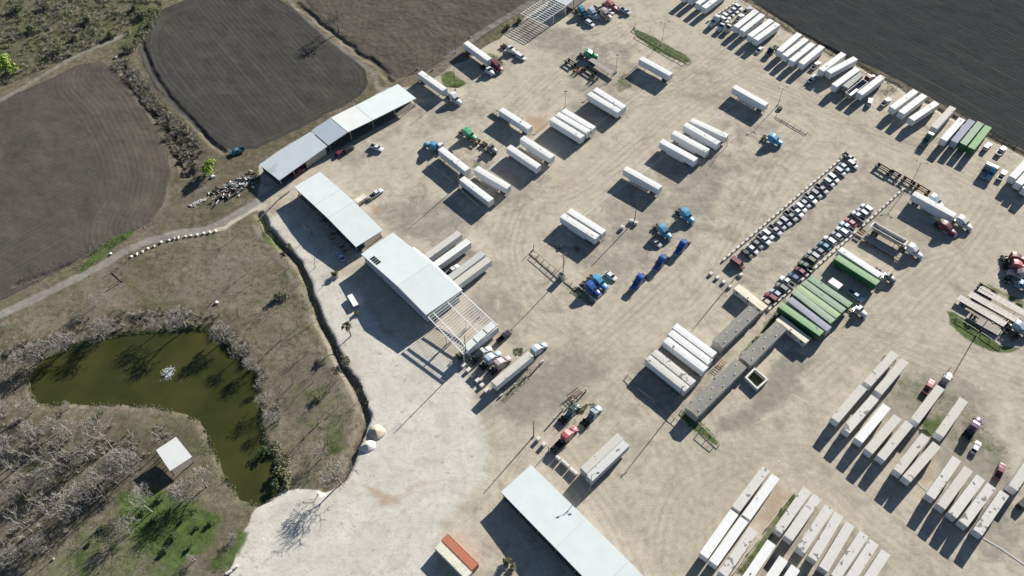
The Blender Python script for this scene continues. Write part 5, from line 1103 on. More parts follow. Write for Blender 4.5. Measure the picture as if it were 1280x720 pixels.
OFFC = simple('cream_cladding', (.60, .56, .44), .7, var=.1); OFFG = simple('grey_cladding', (.38,.38,.37), .7)
mobile('site_office', 'narrow cream office at the corner of the lower car row', (920.5,357.5), (956.5,385.5), 2.9, 3.0, OFFC, 'office', 1, True)
mobile('site_office', 'narrow cream office beside the dark sided green trailer', (973.3,396.6), (1010.6,426), 2.9, 3.0, OFFC, 'office', 1, True)
mobile('mobile_office', 'grey roofed mobile office joined below the upper cream office', (943,386), (897.3,430), 4.3, 3.6, OFFG, 'office', 6, roofm=SHING)
mobile('mobile_office', 'grey roofed mobile office joined below the lower cream office', (977.5,405.5), (931,451.5), 4.5, 3.6, OFFG, 'office', 6, roofm=SHING)
mobile('mobile_office', 'longest grey roofed mobile office beside the white trailers', (926.5,453.5), (864.3,515.3), 4.5, 3.6, OFFG, 'office', 8, roofm=SHING)
pen = empty('walled_garden', at(945.5,474), 0, 'white walled square planter with grass inside below the offices', 'planter'); po = pen.location.copy()
C4 = [at(932.5,471.5,1.5), at(943.5,460.5,1.5), at(959.3,473.7,1.5), at(946.5,485.2,1.5)]
for i in range(4):
    a, b = C4[i]-po, C4[(i+1)%4]-po; n_ = (b-a).cross(Vector((0,0,1))).normalized()*.28; d_ = (b-a).normalized()*.26; a2 = a - d_; b2 = b - d_*1.09; mb = MB(); z0 = Vector((0,0,-1.6))
    mb.hexa([a2-n_+z0, b2-n_+z0, b2+n_+z0, a2+n_+z0, a2-n_, b2-n_, b2+n_, a2+n_]); mb.obj('wall', CONC, pen)

# ------------------------------------------------------------------ barrier blocks
def block(p, rz, label, group, L=1.55, W=.7, Hh=.8, mat=None, name='concrete_block', cat='barrier', _c={}):
    k = (round(L,2), round(W,2), round(Hh,2))
    if k not in _c:
        m = MB(); m.box(-L/2, L/2, -W/2, W/2, -.03, Hh, c=.07); m.box(-.12, .12, -.06, .06, Hh-.02, Hh+.06); _c[k] = m.mesh('concrete_block', CONC)
    o = bpy.data.objects.new(name, _c[k]); COL.objects.link(o); o.location = (p.x, p.y, 0); o.rotation_euler = (0, 0, rz + R_.uniform(-.06, .06))
    tag(o, label, cat, group); return o
def row_blocks(a, b, n, label, group, skip=(), **kw):
    A0, B0 = at(*a), at(*b); th = ang(A0, B0)
    for i in range(n):
        if i in skip: continue
        p = A0.lerp(B0, i/(n-1)); block(p, th, label.format(ordn(i)), group, **kw)
row_blocks((1057,194.5), (905,325), 30, '{} white concrete block from the far end behind the upper car row', 'blocks behind the upper car row')
row_blocks((1127.8,238), (1079,282.5), 11, '{} white concrete block from the corner lamp beside the long white trailer', 'blocks beside the long white trailer')
row_blocks((1068,292), (962,386.5), 20, '{} white concrete block from the far end behind the lower car row', 'blocks behind the lower car row', skip=(13,14))
row_blocks((920.6,3.5), (899,17.5), 6, '{} white concrete block from the field behind the top lot of cars', 'blocks of the top lot', L=1.4)
block(at(886,26.5), rad(40), 'white concrete block alone at the near end of the top lot', None)
for i, p in enumerate([(888.5,343),(896.5,348),(904.4,353.5),(912,359)]): block(at(*p), rad(35), f"square white block, {ORD[i]} from the left in the short line before the cream office", 'four square blocks before the cream office', L=1.25, W=1.1, Hh=.85)
block(at(926,344.5), rad(35), 'square white block carrying the shadow of a pole behind the maroon van', None, L=1.25, W=1.1, Hh=.85)
for i, p in enumerate([(579.4,457.5),(585.6,463.5),(591,470),(597,476.5),(602.8,482.5),(608.5,489.5)]): block(at(*p), rad(45), f"square white block, {ORD[i]} from the top in the line beside the steel frame", 'square blocks beside the steel frame', L=1.6, W=1.2, Hh=1.0)
for i, p in enumerate([(672.5,550),(679.4,557)]): block(at(*p), rad(-40), f"square white block, {['left','right'][i]} one of two beside the chassis of the red truck", 'two blocks beside the red truck', L=1.2, W=1.1, Hh=1.2)
for i, p in enumerate([(697.5,574),(706.5,581),(716.5,590.5)]): block(at(*p), ang(at(697,574), at(716,590)), f"long pale barrier, {['left','middle','right'][i]} one of three behind the trailer pair", 'barriers behind the trailer pair', L=[1.6,3,3][i], W=.8, Hh=1.3)
for i, p in enumerate([(789,277.5),(794.5,280),(777.8,285.5)]): block(at(*p), rad(-20), ['white block left of the yard pole foot','white block right of the yard pole foot','small grey block just below the yard pole'][i], None, L=1.3, W=1.1, Hh=1.2)
for i, p in enumerate([(677.5,453.5),(671,460.5),(657.5,471.5),(643.5,483),(626.5,495)]):
    block(at(*p), rad(40), f"upright pale post, {ORD[i]} from the right beside the truck with the cream trailer", 'posts beside the cream trailer', L=[1.3,.45,.45,.45,1.2][i], W=.45, Hh=[1.1,1.7,1.7,1.7,.8][i], name='bollard', cat='bollard')
for i, p in enumerate([(732,489.5),(715.6,503),(703,513.5),(692,525.5)]):
    block(at(*p), rad(40), f"upright pale post, {ORD[i]} from the right beside the small dark truck", 'posts beside the dark truck', L=.45, W=.45, Hh=1.9, name='bollard', cat='bollard')
block(at(285.5+8,709.8), rad(35), 'white block, upper one at the corner of the gravel pad', None, L=1.8); block(at(286.5,716), rad(35), 'white block, lower one at the corner of the gravel pad', None, L=1.8)

# rocks along the track
def rock(p, s_, label, group, mat=CONC, seed=0):
    import bmesh as bm_
    bm = bm_.new(); bm_.ops.create_icosphere(bm, subdivisions=2, radius=s_); r = random.Random(seed)
    ph = [r.uniform(0, 6) for _ in range(6)]
    for v in bm.verts:
        k = 1 + .22*math.sin(v.co.x/s_*3+ph[0]) + .18*math.sin(v.co.y/s_*4+ph[1]) + .12*math.sin(v.co.z/s_*5+ph[2]); v.co *= k; v.co.z *= .7
    me = bpy.data.meshes.new('rock'); bm.to_mesh(me); bm.free(); me.materials.append(mat)
    o = bpy.data.objects.new('boulder', me); COL.objects.link(o); o.location = (p.x, p.y, s_*.35); tag(o, label, 'rock', group); return o
for i, p in enumerate([(164,321),(171,318),(178,315),(185,311),(193,308),(202,303),(211,300.5),(218,298.5),(223,297.5),(232,296),(239,295),(247,294),(255,292),(262,290.5),(269,289)]):
    rock(at(*p), .52, f"{ordn(i)} white boulder from the left in the curved row along the dirt track", 'white boulders along the dirt track', seed=i)
rock(at(267,221.5), .9, 'pale boulder at the foot of the bright green tree', None, seed=30)
rock(at(214.5,461), .1, 'small stone', None, seed=31) if False else None
rock(at(271.5,378.5), .6, 'white boulder among the shrubs above the pond', None, seed=33)
rock(at(139,317.5), .5, 'white boulder at the green ditch beside the track', None, seed=34)
rock(at(146,72), .7, 'pale stone beside the track above the left field', None, seed=35)

def pile(px, py, r, h, mat, label, seed=0, ax=1.0, rz=0):
    c = at(px, py); m = MB(); n = 22; rings = 6; rr = random.Random(seed); secs = []
    ph = [rr.uniform(0, 6) for _ in range(3)]
    for k in range(rings):
        q = 1 - k/(rings-.6); secs.append([(math.cos(a)*r*q*ax*(1+.1*math.sin(3*a+ph[0])+.06*math.sin(7*a+ph[1]+k)), math.sin(a)*r*q*(1+.1*math.sin(2*a+ph[2])), -.1 + (h+.1)*(1-q)**.85) for a in [2*math.pi*j/n for j in range(n)]])
    m.loft(secs); o = m.obj('gravel_heap', mat, smooth=True); o.location = (c.x, c.y, 0); o.rotation_euler = (0, 0, rz); tag(o, label, 'gravel heap'); return o
SAND = simple('tan_gravel', (.44, .38, .28), .95, scale=1.5); CAL = simple('white_gravel', (.54, .52, .47), .95, scale=1.5)
pile(470.5,541, 2.7, 2.0, SAND, 'tan sand heap on the white gravel beside the ditch', 1, 1.0)
pile(460,558, 2.3, 1.6, CAL, 'white gravel heap with a dark shadow beside the tan heap', 2, 1.15, .4)

# guard rails and fences
def rail(pts, label, group=None, h=.85, posts=2.6, name='pipe_rail', cat='rail', mat=PIPE, r=.09, rails=(1.0,)):
    P = [at(*p) for p in pts]; o0 = P[0]; root = empty(name, o0, 0, label, cat, group)
    for f in rails:
        m = MB(); m.tube([p - o0 + Vector((0, 0, h*f)) for p in P], r, 6); m.obj('rail', mat, root)
    pm = MB(); pm.box(-.09, .09, -.09, .09, -.3, h-.02); me = pm.mesh('post', mat)
    for i in range(len(P)-1):
        L = (P[i+1]-P[i]).length; n = max(1, int(L/posts))
        for k in range(n + (1 if i == len(P)-2 else 0)):
            o = bpy.data.objects.new('post', me); COL.objects.link(o); o.parent = root; o.location = P[i].lerp(P[i+1], k/n) - o0
    return root
rail([(666,313.5),(701,344)], 'pale wooden rail, upper half of the line left of the bright blue trucks', mat=WOODL, r=.13)
rail([(708.5,347.5),(744.5,377.5)], 'pale wooden rail, lower half of the line in front of the bright blue trucks', r=.13)
rail([(664,320),(700,351)], 'dark rail standing in for the shadow just left of the upper wooden rail', mat=WOODP)  # dark strip added along the shadow line of the pale rail
rail([(852.5,512.5),(873,530)], 'pale rail at the end of the longest mobile office'); rail([(877.5,534.5),(899.5,556)], 'pale rail on the grass strip below the longest office'); rail([(871.5,543),(891.5,559.5)], 'dark rail standing in for the shadow below the grass strip rail by the offices', mat=WOODP)  # last one is a dark strip added where only rail shadow falls
rail([(1195.5,398.5),(1222,415.5)], 'pale rail along the left part of the grassy island'); rail([(1226,417.5),(1250.5,434)], 'pale rail along the right part of the grassy island')
rail([(990.5,618),(976.5,636)], 'pale rail, top section in the grass strip between trailer rows'); rail([(972,642),(957.5,661)], 'pale rail, second section in the grass strip between trailer rows'); rail([(949,673.5),(934,693)], 'pale rail, third section in the grass strip between trailer rows'); rail([(930,699),(914,720)], 'pale rail, lowest section in the grass strip between trailer rows')
rail([(791.5,36.5),(826,57.5),(863.5,78.5)], 'pale rail along the grassy strip with the lamp', mat=WOODL); rail([(795,45),(826,63),(856,80)], 'lower rail along the grassy strip with the lamp', mat=WOODL)
rail([(970.5,144.5),(1009,166.5)], 'pale double rail beside the lamp above the cyan truck', rails=(.5, 1)); 
rail([(1092.8,210),(1130.8,232)], 'white pipe rail at the top side of the car lot', mat=WHITE, h=1.1)
rail([(777.5,449.5+0),(857,505)] if False else [(784,453+17),(799.5,489.5),(822,506.5),(853,533)], 'thin rail in the shadow of the lower white trailers', mat=WOODP)
rail([(536.5,205),(566,228)], 'low pipe rail in the shadow beside the white pole', h=.7); rail([(573.5,236),(598.5,258.5)], 'low double pipe rail beside the lower white trailer', h=.7, rails=(.5, 1))
rail([(1172,462),(1182,470)] if False else [(1105,446),(1119,452)], 'low wooden rail behind the cream trailers at the top of the rows', mat=WOODP)
FENCEL = [(1075,69),(1000,40)]
rail([(926,-4),(985,34),(1040,68)], 'thin wire fence along the upper part of the dark field', h=1.1, mat=WOODP, r=.04, posts=4, name='wire_fence', cat='fence', rails=(.5,1)); rail([(1046,72),(1100,94),(1160,125),(1215,152),(1285,190)], 'thin wire fence along the lower part of the dark field', h=1.1, mat=WOODP, r=.04, posts=4, name='wire_fence', cat='fence', rails=(.5,1))

# ------------------------------------------------------------------ poles
TAN = math.tan(SUN_EL)
def hs(base, tip): return (at(*base)-at(*tip)).length * TAN
def pole(base, h, label, kind='plain', yaw=0.0, group=None, mat=None, r=.11):
    p = at(*base); nm = {'T': 'lamp_post', 'lamp': 'lamp_post'}.get(kind, 'utility_pole'); root = empty(nm, (p.x, p.y, 0), yaw, label, 'lamp post' if kind in ('T', 'lamp') else 'pole', group)
    mt = mat or (STEEL if kind in ('T', 'lamp') else WOODP); m = MB(); m.tube([(0,0,-.5),(0,0,h)], [r*1.25, r*.8], 8); m.obj('shaft', mt, root)
    m = MB(); m.tube([(0,0,-.02),(0,0,.5)], .32, 10); m.obj('base', GREYCONC, root)
    if kind == 'T':
        for sg in (-1, 1):
            m = MB(); m.tube([(0,0,h-.9),(sg*.8,0,h-.2),(sg*1.7,0,h)], .06, 6); m.obj('arm', mt, root)
            m = MB(); m.box(sg*1.7-.38, sg*1.7+.38, -.22, .22, h-.08, h+.08, c=.05); hd = m.obj('lamp_head', DARK, root); m = MB(); m.box(sg*1.7-.28, sg*1.7+.28, -.15, .15, h-.1, h-.081); m.obj('lens', LAMPW, hd)
    elif kind == 'lamp':
        m = MB(); m.box(-.6, .6, -.2, .2, h, h+.2, c=.05); m.obj('lamp_head', DARK, root)
    elif kind == 'cross':
        m = MB(); m.box(-1.1, 1.1, -.07, .07, h-.7, h-.55); m.obj('crossarm', WOODP, root)
        for x_ in (-1, 0, 1):
            m = MB(); m.tube([(x_*.95, 0, h-.549), (x_*.95, 0, h-.35)], .06, 6); m.obj('insulator', WHITE, root)
    return root
pole((827,55), 11.3, 'double armed lamp post in the grassy strip at the top', 'T', rad(10))
pole((1140.6,225.5), 9.5, 'double armed lamp post at the corner of the car lot', 'T', rad(-20))
pole((972.5,131), 9, 'double armed lamp post above the cyan truck', 'T', rad(15))
pole((737.5,611), 10, 'double armed lamp post behind the pair of trailers at the lower shed', 'T', rad(10))
pole((706.2,134.5), 8.3, 'slim pole at the three-trailer group', 'lamp'); pole((653.5,160.5), 6, 'slim dark pole beside the bluish trailer')
pole((769.5,92), 9.5, 'thin pole with a small lamp over the flatbed trailer', 'lamp'); pole((793,277), 11, 'dark pole between two white blocks in the yard', mat=WOODP, r=.15)
pole((542,87), 7.8, 'wooden pole left of the field edge trailer', 'cross', rad(40)); pole((570,65.5), 7, 'wooden pole standing before the trailer at the field edge', 'cross', rad(40)); pole((588,46.5), 6, 'faint pole at the upper end of the field edge trailer'); pole((522.5,86), 6.5, 'wooden pole behind the trailer beside the long shed')
pole((569.4,112), hs((569.4,112),(512.5,156)), 'tall dark pole on the green patch beside the long shed')
pole((921.5,344.5), hs((921.5,344.5),(870.6,418.8)), 'tall pole by the maroon van with a long shadow', mat=WOODP, r=.14); pole((703.5,346), hs((703.5,346),(636,420)), 'tall pole at the wooden rails, shadow reaching the workshop frame', 'cross', rad(30), r=.14)
pole((1220,419.5), hs((1220,419.5),(1182,480)), 'tall pole on the grassy island with a long straight shadow', r=.14); pole((846,508.5), hs((846,508.5),(783,602)), 'tall pole at the lower end of the longest office', 'cross', rad(30), r=.14)
pole((667,545.5), hs((667,545.5),(597,611)), 'tall leaning pole near the red truck', r=.15); pole((583.5,449.5), hs((583.5,449.5),(486,537)), 'tall pole at the corner of the steel frame', r=.14)
pole((573.5,232), hs((573.5,232),(505,285)), 'white based pole beside the lower white trailers', mat=STEEL, r=.13); pole((685.5,564.5), 3.2, 'short post at the rear of the red truck chassis')
pole((1103,98) if False else (1181,469), 5, 'thin pole behind the white cab of the pale trailer')
pole((123.5,662), 4.2, 'dark wooden post, upper one in the park'); pole((67,699), 4.2, 'dark wooden post, lower one in the park')
pole((1055,196), 3.5, 'thin post at the far corner of the car lot'); pole((667,312), 3, 'thin post at the top end of the wooden rails'); pole((793.5,35), 3, 'thin post at the top end of the grassy strip')

# transformer box by the tall pole at the rails
r_ = empty('metal_cabinet', at(701.5,348.5), rad(-38), 'metal cabinet with a painted dark opening in the line of wooden rails', 'cabinet'); m = MB(); m.box(-1.1,1.1,-.8,.8,0,2.6,c=.05); m.obj('body', STEEL, r_); m = MB(); m.box(-.9,.9,-.6,.6,2.6,2.62); m.obj('painted_opening', BLACKP, r_)  # black sheet on the closed top paints in a dark inside
# stored goods in front of the tyre shed
for i, (x, y) in enumerate([(397,266),(402,276),(410,283),(418,291),(410.5,294),(415,298),(421.7,302),(427,308),(435,308),(432,312.5),(436,316.5)]):
    p = at(x, y); r_ = empty('pallet_crate', p, R_.uniform(0, 1.5), f"pale wooden crate, {ORD[i]} from the upper end in front of the tyre shed", 'crate', 'crates along the tyre shed')
    for k in range(4): m = MB(); m.box(-.9, .9, -.6+k*.32, -.36+k*.32, .95, 1.0); m.obj('slat', WOODL, r_)
    m = MB(); m.box(-.88, .88, -.58, .58, .02, .94); m.obj('box', WOODP if i % 2 else WOODL, r_)
# scrap vehicle frames
def scrap(pos, dirv, L, label, mat=DARK, wheels=True):
    c = at(*pos, .7); d = at(pos[0]+dirv[0], pos[1]+dirv[1], .7); r = empty('scrap_chassis', (c.x, c.y, 0), ang(c, d), label, 'scrap frame')
    for y in (-.5, .4): m = MB(); m.box(-L/2, L/2, y, y+.12, .65, .9); m.obj('frame_rail', mat, r)
    for k in range(5): m = MB(); m.box(-L/2+.2+(L-.5)*k/4, -L/2+.32+(L-.5)*k/4, -.95, .95, .902, .98); m.obj('cross_member', mat, r)
    for y in (-1.15, 1.05): m = MB(); m.box(-L/2+.1, L/2-.1, y, y+.1, .98, 1.5); m.obj('side_panel', mat, r)
    if wheels:
        for xx in (-L/2+.9, L/2-.9):
            for y in (-.93, .93):
                o = bpy.data.objects.new('dual_wheel', TW); COL.objects.link(o); o.parent = r; o.location = (xx, y, .52); q = bpy.data.objects.new('rim', TR); COL.objects.link(q); q.parent = o
    return r
scrap((1104,211.5), (12,7), 6.5, 'dark truck chassis frame behind the white pipe rail, left one'); scrap((1118.5,218.5), (12,7), 4.5, 'dark truck chassis frame behind the white pipe rail, middle one'); scrap((1135,227.5), (12,7), 5.5, 'dark truck chassis frame at the corner lamp post'); scrap((1152.5,237.5), (12,7), 6, 'rusty dark chassis behind the long white trailer', RUST)
scrap((592,174.5), (11,7), 6, 'maroon and dark scrap chassis beside the bright green truck', RUST); scrap((612.5,190.5), (11,8), 5.5, 'dark chassis frame below the pale roof panel')
scrap((713,79), (12,8), 5.5, 'dark scrap truck frame at the left of the wreck group'); scrap((722.5,88), (-11,9), 5, 'scrap frame with pale parts in the wreck group', RUST); scrap((737.5,88.5), (12,8), 6.5, 'dark dump bed frame beside the empty flatbed'); scrap((742,99), (-10,8), 4.5, 'dark engine and axle scrap at the lower end of the wreck group')
scrap((727,12+8), (9,6), 2.4, 'small dark axle scrap in front of the trucks at the top shed', wheels=False)
scrap((1076,291), (8,5), 2.5, 'rusty scrap at the corner of the blocks by the drop deck trailer', RUST, False); scrap((1232,363), (12,7), 6, 'dark frame on the green strip above the island trailers') 
scrap((1263,418), (12,8), 5, 'dark axle frame at the right end of the low flatbed'); scrap((900,470-14), (7,-8), 4, 'rusty scrap between the white trailers and the longest office', RUST, False); scrap((718,494), (8,-6), 5, 'flat rusty frame lying beside the row of posts', RUST, False)
scrap((697,559), (10,-10), 5, 'dark lattice chassis behind the red truck')
# wheels lying on the low flatbed
for i, p in enumerate([(1214.5,394.5),(1218.5,397)]):
    q = at(*p, 1.1); o = bpy.data.objects.new('loose_wheel', TW); COL.objects.link(o); o.location = (q.x, q.y, 1.5); o.rotation_euler = (0, 0, 1+i); tag(o, ['left of two dark wheels standing on the low flatbed','right of two dark wheels standing on the low flatbed'][i], 'wheel')
o = bpy.data.objects.new('loose_wheel', wheel_mesh('big_tyre', 1.0, .8)); COL.objects.link(o); q = at(974.5,136.5); o.location = (q.x, q.y, .42); o.rotation_euler = (rad(90), 0, 0); tag(o, 'large black tyre lying at the lamp post above the cyan truck', 'tyre')
o = bpy.data.objects.new('tyre_ring', None) if False else None
# ------------------------------------------------------------------ vegetation
BARK = simple('pale_bark', (.30, .275, .235), .9, scale=3); BARKD = simple('dark_bark', (.11, .095, .075), .9, scale=3); TWIG = simple('grey_twigs', (.27, .25, .225), .9, scale=1); TWIGD = simple('brown_twigs', (.17, .15, .12), .9, scale=1)
def leafmat(name, a, b):
    g = NG(name); n = g.noise(1.2, 3, .6); n2 = g.noise(8, 2, .5); c = g.mix(g.rng(n, .35, .65), a, b); c = g.mix(g.rng(n2, .3, .8, 0, .4), c, tuple(x*.5 for x in a)); return g.fin(c, .7)
L_LIME = leafmat('lime_leaves', (.15, .24, .02), (.30, .38, .04)); L_OLIVE = leafmat('olive_leaves', (.07, .085, .03), (.15, .155, .07)); L_GREEN = leafmat('green_leaves', (.03, .06, .015), (.07, .11, .03)); L_GREY = leafmat('grey_scrub', (.12, .11, .085), (.24, .22, .17))
def bare_tree(seed, h, spread=.55, kids=4, lev=4, twr=.032, trunkfrac=.3):
    r = random.Random(seed); tr = MB(); cr = MB()
    def grow(p, d, L, rad_, k):
        pts = [p]; dd_ = d.copy(); n = 3 if k < lev else 2
        for i in range(n):
            dd_ = (dd_ + Vector((r.uniform(-1,1), r.uniform(-1,1), r.uniform(-.4,.7)))*.13*(1+k*.4)).normalized(); pts.append(pts[-1] + dd_*L/n)
        rr = [max(twr, rad_*(1-.45*i/n)) for i in range(n+1)]; (tr if k < 1 else cr).tube(pts, rr, 6 if k < 1 else (4 if k < 2 else 3), caps=False)
        if k >= lev: return
        m = kids + (1 if k == 0 else 0)
        for j in range(m):
            t = r.uniform(.45, 1.0) if j else 1.0; base = pts[0].lerp(pts[-1], t) if k else pts[-1].lerp(pts[-2], r.uniform(0, .6))
            a = 2*math.pi*(j + r.uniform(-.3,.3))/m; u = dd_.cross(Vector((0,0,1)) if abs(dd_.z) < .95 else Vector((1,0,0))).normalized(); v = dd_.cross(u)
            nd = (dd_*(1-spread*.5) + (u*math.cos(a)+v*math.sin(a))*spread*r.uniform(.7,1.3) + Vector((0,0,.10))).normalized()
            grow(base, nd, L*r.uniform(.58,.8), rr[-1]*.62, k+1)
    grow(Vector((0,0,-.2)), Vector((r.uniform(-.08,.08), r.uniform(-.08,.08), 1)).normalized(), h*trunkfrac, h*.022, 0)
    return tr.mesh('trunk', BARK), cr.mesh('crown', TWIG)
BT = [bare_tree(s_, 10, .75, 4, 4) for s_ in (1, 2, 3)] + [bare_tree(4, 10, .85, 5, 4)] + [bare_tree(7, 10, .95, 5, 3, trunkfrac=.18)]
THIN = [bare_tree(s_, 9, .5, 3, 3, trunkfrac=.5) for s_ in (11, 12)]
def tree(p, h, v, label, group=None, mats=None, name='bare_tree', cat='tree', tpl=None):
    tm, cm = (tpl or BT)[v % len(tpl or BT)]; c = at(*p); r = empty(name, (c.x, c.y, -.15), R_.uniform(0, 6.28), label, cat, group); r.scale = (h/10,)*3
    for nm, me in (('trunk', tm), ('crown', cm)):
        o = bpy.data.objects.new(nm, me); COL.objects.link(o); o.parent = r
        if mats: o.material_slots[0].link = 'OBJECT'; o.material_slots[0].material = mats[0 if nm == 'trunk' else 1]
    return r
GT = 'bare grey trees around the pond'
def lean(px, py): return f"at ({px},{py})"
TREES = [((87,645),12.5,0,'large pale bare tree with its trunk foot at the long shadows, lower left'),((113,621),9,1,'bare tree left of the pond shelter shadow, upper of the lower left trees'),((157,592),11.5,2,'tall bare tree directly left of the pond shelter'),((153,582),10,3,'bare tree just above the one left of the pond shelter'),
 ((166,591),8.5,1,'slim bare tree closest to the left side of the pond shelter'),((181,628),8,0,'bare tree in the shadow below the pond shelter'),((162,667),8,2,'bare tree at the left edge of the bright green patch'),((52,687),8,3,'bare tree beside the lower dark wooden post'),
 ((124,541),9,0,'bare tree on the spit directly below the pond, right one'),((89,543),7.5,1,'bare tree on the spit below the pond, middle one'),((74,541),8,2,'bare tree on the spit below the pond, left of the middle one'),((44,545),8,3,'bare tree at the left end of the spit below the pond'),
 ((88,509),6.5,4,'pale bare tree leaning over the lower pond bank, left one'),((129,515),6.5,4,'pale bare tree leaning over the lower pond bank, right one'),((40,517),7,1,'bare tree at the lower left tip of the pond'),((18,473),9,2,'bare tree at the left edge beside the pond'),
 ((34,461),8,0,'bare tree at the upper left tip of the pond'),((53,448),9,3,'bare tree on the upper pond bank, first from the left'),((82,438),8,1,'bare tree on the upper pond bank, second from the left'),((92,429),7,2,'bare tree on the upper pond bank, third from the left'),
 ((129,423),8.5,0,'bare tree on the upper pond bank, fourth from the left'),((133,414),7,3,'bare tree on the upper pond bank, fifth from the left'),((202,411),7.5,2,'leaning pale tree on the upper bank above the fountain'),((233,409),10.5,0,'low bare tree right of the leaning one on the upper bank'),
 ((280,424),8,3,'pale bushy bare tree at the upper right curve of the pond'),((300,444),7,0,'pale bare tree on the right pond bank, second from the top'),((314,462),6.5,3,'pale bare tree on the right pond bank, third from the top'),((326,483),7,4,'pale bare tree on the right pond bank, fourth from the top'),((334,506),6.5,1,'pale bare tree on the right pond bank, fifth from the top'),((340,530),6,2,'pale bare tree on the right pond bank, lowest one'),
 ((121,382),6.5,1,'bare tree between the dirt track and the upper pond bank'),((10,411),5,2,'small bare tree beside the track at the left edge'),((258,608),10,0,'bare tree below the pond at the top of the green patch'),((231,625),10,3,'bare tree above the middle of the green patch'),
 ((291,673),6.5,4,'starburst bare tree between the green patch and white gravel'),((245,700),7,4,'starburst bare tree at the bottom of the green patch'),((426,604),11.5,1,'tall bare tree at the tip of the ditch, shadow on white gravel'),((402,573),6.5,0,'dark bare tree inside the ditch bend'),
 ((30,620),9,1,'bare tree at the far lower left'),((62,600),9,3,'bare tree above the large pale one at lower left'),((110,575),8.5,0,'bare tree halfway between the spit and the pond shelter'),((8,560),8,2,'bare tree at the left edge below the pond'),((20,700),8,0,'bare tree in the bottom left corner'),((130,600),8,1,'bare tree in the thick of the lower left group'),((3,520),8,3,'bare tree at the left edge level with the spit')]
for p, h, v, l in TREES: tree(p, h * (1.4 if p[1] < 530 and p[0] < 300 and h > 6.6 else 1.22), v, l, GT)
DK = (BARKD, TWIGD)
for p, h, v, l in [((162.5,324),6,0,'crooked dark tree at the row of white boulders'),((297,294),6.5,1,'thin dark tree at the end of the row of boulders'),((309.6,341),6,0,'thin dark tree right of the pair in the dry park'),((287,357.5),6,1,'forked dark tree in the dry park'),((317,352.5),5,0,'small dark tree right of the forked one'),((298,395),5.5,1,'thin dark tree above the right end of the pond'),
  ((362,335),6.5,0,'thin dark tree left of the top of the ditch'),((394.4,334),6,1,'thin dark tree between ditch and tyre shed shadow'),((406.7,355),5.5,0,'thin dark tree between ditch and white gravel'),((362,372),7,1,'dark tree left of the middle of the ditch'),((384.4,442),5.5,0,'thin dark tree alone on the brown park ground'),((423,509),6,1,'thin dark tree inside the bend of the ditch'),((448,502),6,0,'thin dark tree on the ditch edge above the heaps'),((437,462),6,1,'thin dark tree on the ditch near the palm like tree'),
  ((908.5,183),7.5,0,'dead dark tree at the end of the four white trailers'),((706,330),5,1,'small bare tree above the wooden rails'),((345,222),6,0,'thin tree overlapping the left end of the long shed'),((348.5,500),5,1,'thin tree by the right pond bank'),((420,477),5,0,'thin tree with shadow left of the ditch'),((390,293),6,1,'bare tree in front of the tyre shed'),((632,716),5,0,'dark bare tree between the lower shed and orange container'),((1130,230),3,1,'bare stem at the corner of the car lot')]:
    tree(p, h, v, l, 'thin dark bare trees', DK, tpl=THIN)
tree((424,40), 15, 0, 'tall tree on the verge right of the second field with a long shadow', None, DK)
GROVE = [(12,585),(28,596),(38,572),(50,560),(58,640),(66,585),(80,570),(92,590),(98,560),(104,640),(120,570),(132,625),(140,560),(146,604),(175,575),(12,640),(26,660),(40,665),(4,680),(190,640),(205,560)]
for i, p in enumerate(sorted(GROVE)): tree(p, R_.uniform(9, 12), i, f"slender bare tree, {ordn(i)} from the left in the grove left of the shelter", 'slender bare trees in the grove', tpl=THIN)
RIGHT = [(352,424),(372,452),(366,480),(392,478),(405,455),(412,490),(398,530),(380,548),(410,555),(372,410),(396,400),(340,380)]
for i, p in enumerate(sorted(RIGHT)): tree(p, R_.uniform(5, 7.5), i, f"slender dark tree, {ordn(i)} from the left between pond and ditch", 'slender trees between pond and ditch', DK, tpl=THIN)
PATCH = [(200,625),(212,640),(228,652),(190,655),(246,660),(218,672),(238,684),(205,690),(128,660),(112,680),(262,655),(180,640)]
def leafy(seed, r0, n, size, flat=.7, stem=True, hz=.9):
    r = random.Random(seed); cr = MB(); lobes = [(Vector((r.uniform(-.6,.6)*r0, r.uniform(-.6,.6)*r0, r0*(hz+r.uniform(-.3,.5)))), r0*r.uniform(.35,.62)) for _ in range(9)]
    for i in range(n):
        c, rr = lobes[i % 9]; d = Vector((r.gauss(0,1), r.gauss(0,1), r.gauss(0,1))).normalized(); p = c + Vector((d.x, d.y, d.z*flat))*rr*r.uniform(.6,1.05)
        if p.z < .05: p.z = .05 + r.random()*.2
        u = Vector((r.gauss(0,1), r.gauss(0,1), r.gauss(0,1))).normalized(); v = u.cross(d).normalized()*size*r.uniform(.5,1); u = u*size*r.uniform(.5,1)
        cr.q([p-u, p+v*.6, p+u, p-v*.6])
    tr = MB()
    tr.tube([(0,0,-.3),(.1,0,r0*.5),(.05,.1,r0*1.0)], [r0*.08, r0*.06, r0*.03], 6)
    for k in range(4): a = k*1.6; tr.tube([(.1,0,r0*.45),(math.cos(a)*r0*.5, math.sin(a)*r0*.5, r0*.95)], [r0*.045, r0*.02], 5)
    return tr.mesh('trunk', BARKD), cr.mesh('crown', L_OLIVE)
LT = [leafy(s_, 3.0, 1400, .34) for s_ in (21, 22)]; BU = [leafy(s_, 1.6, 520, .26, .6, hz=.5) for s_ in (31, 32, 33)]
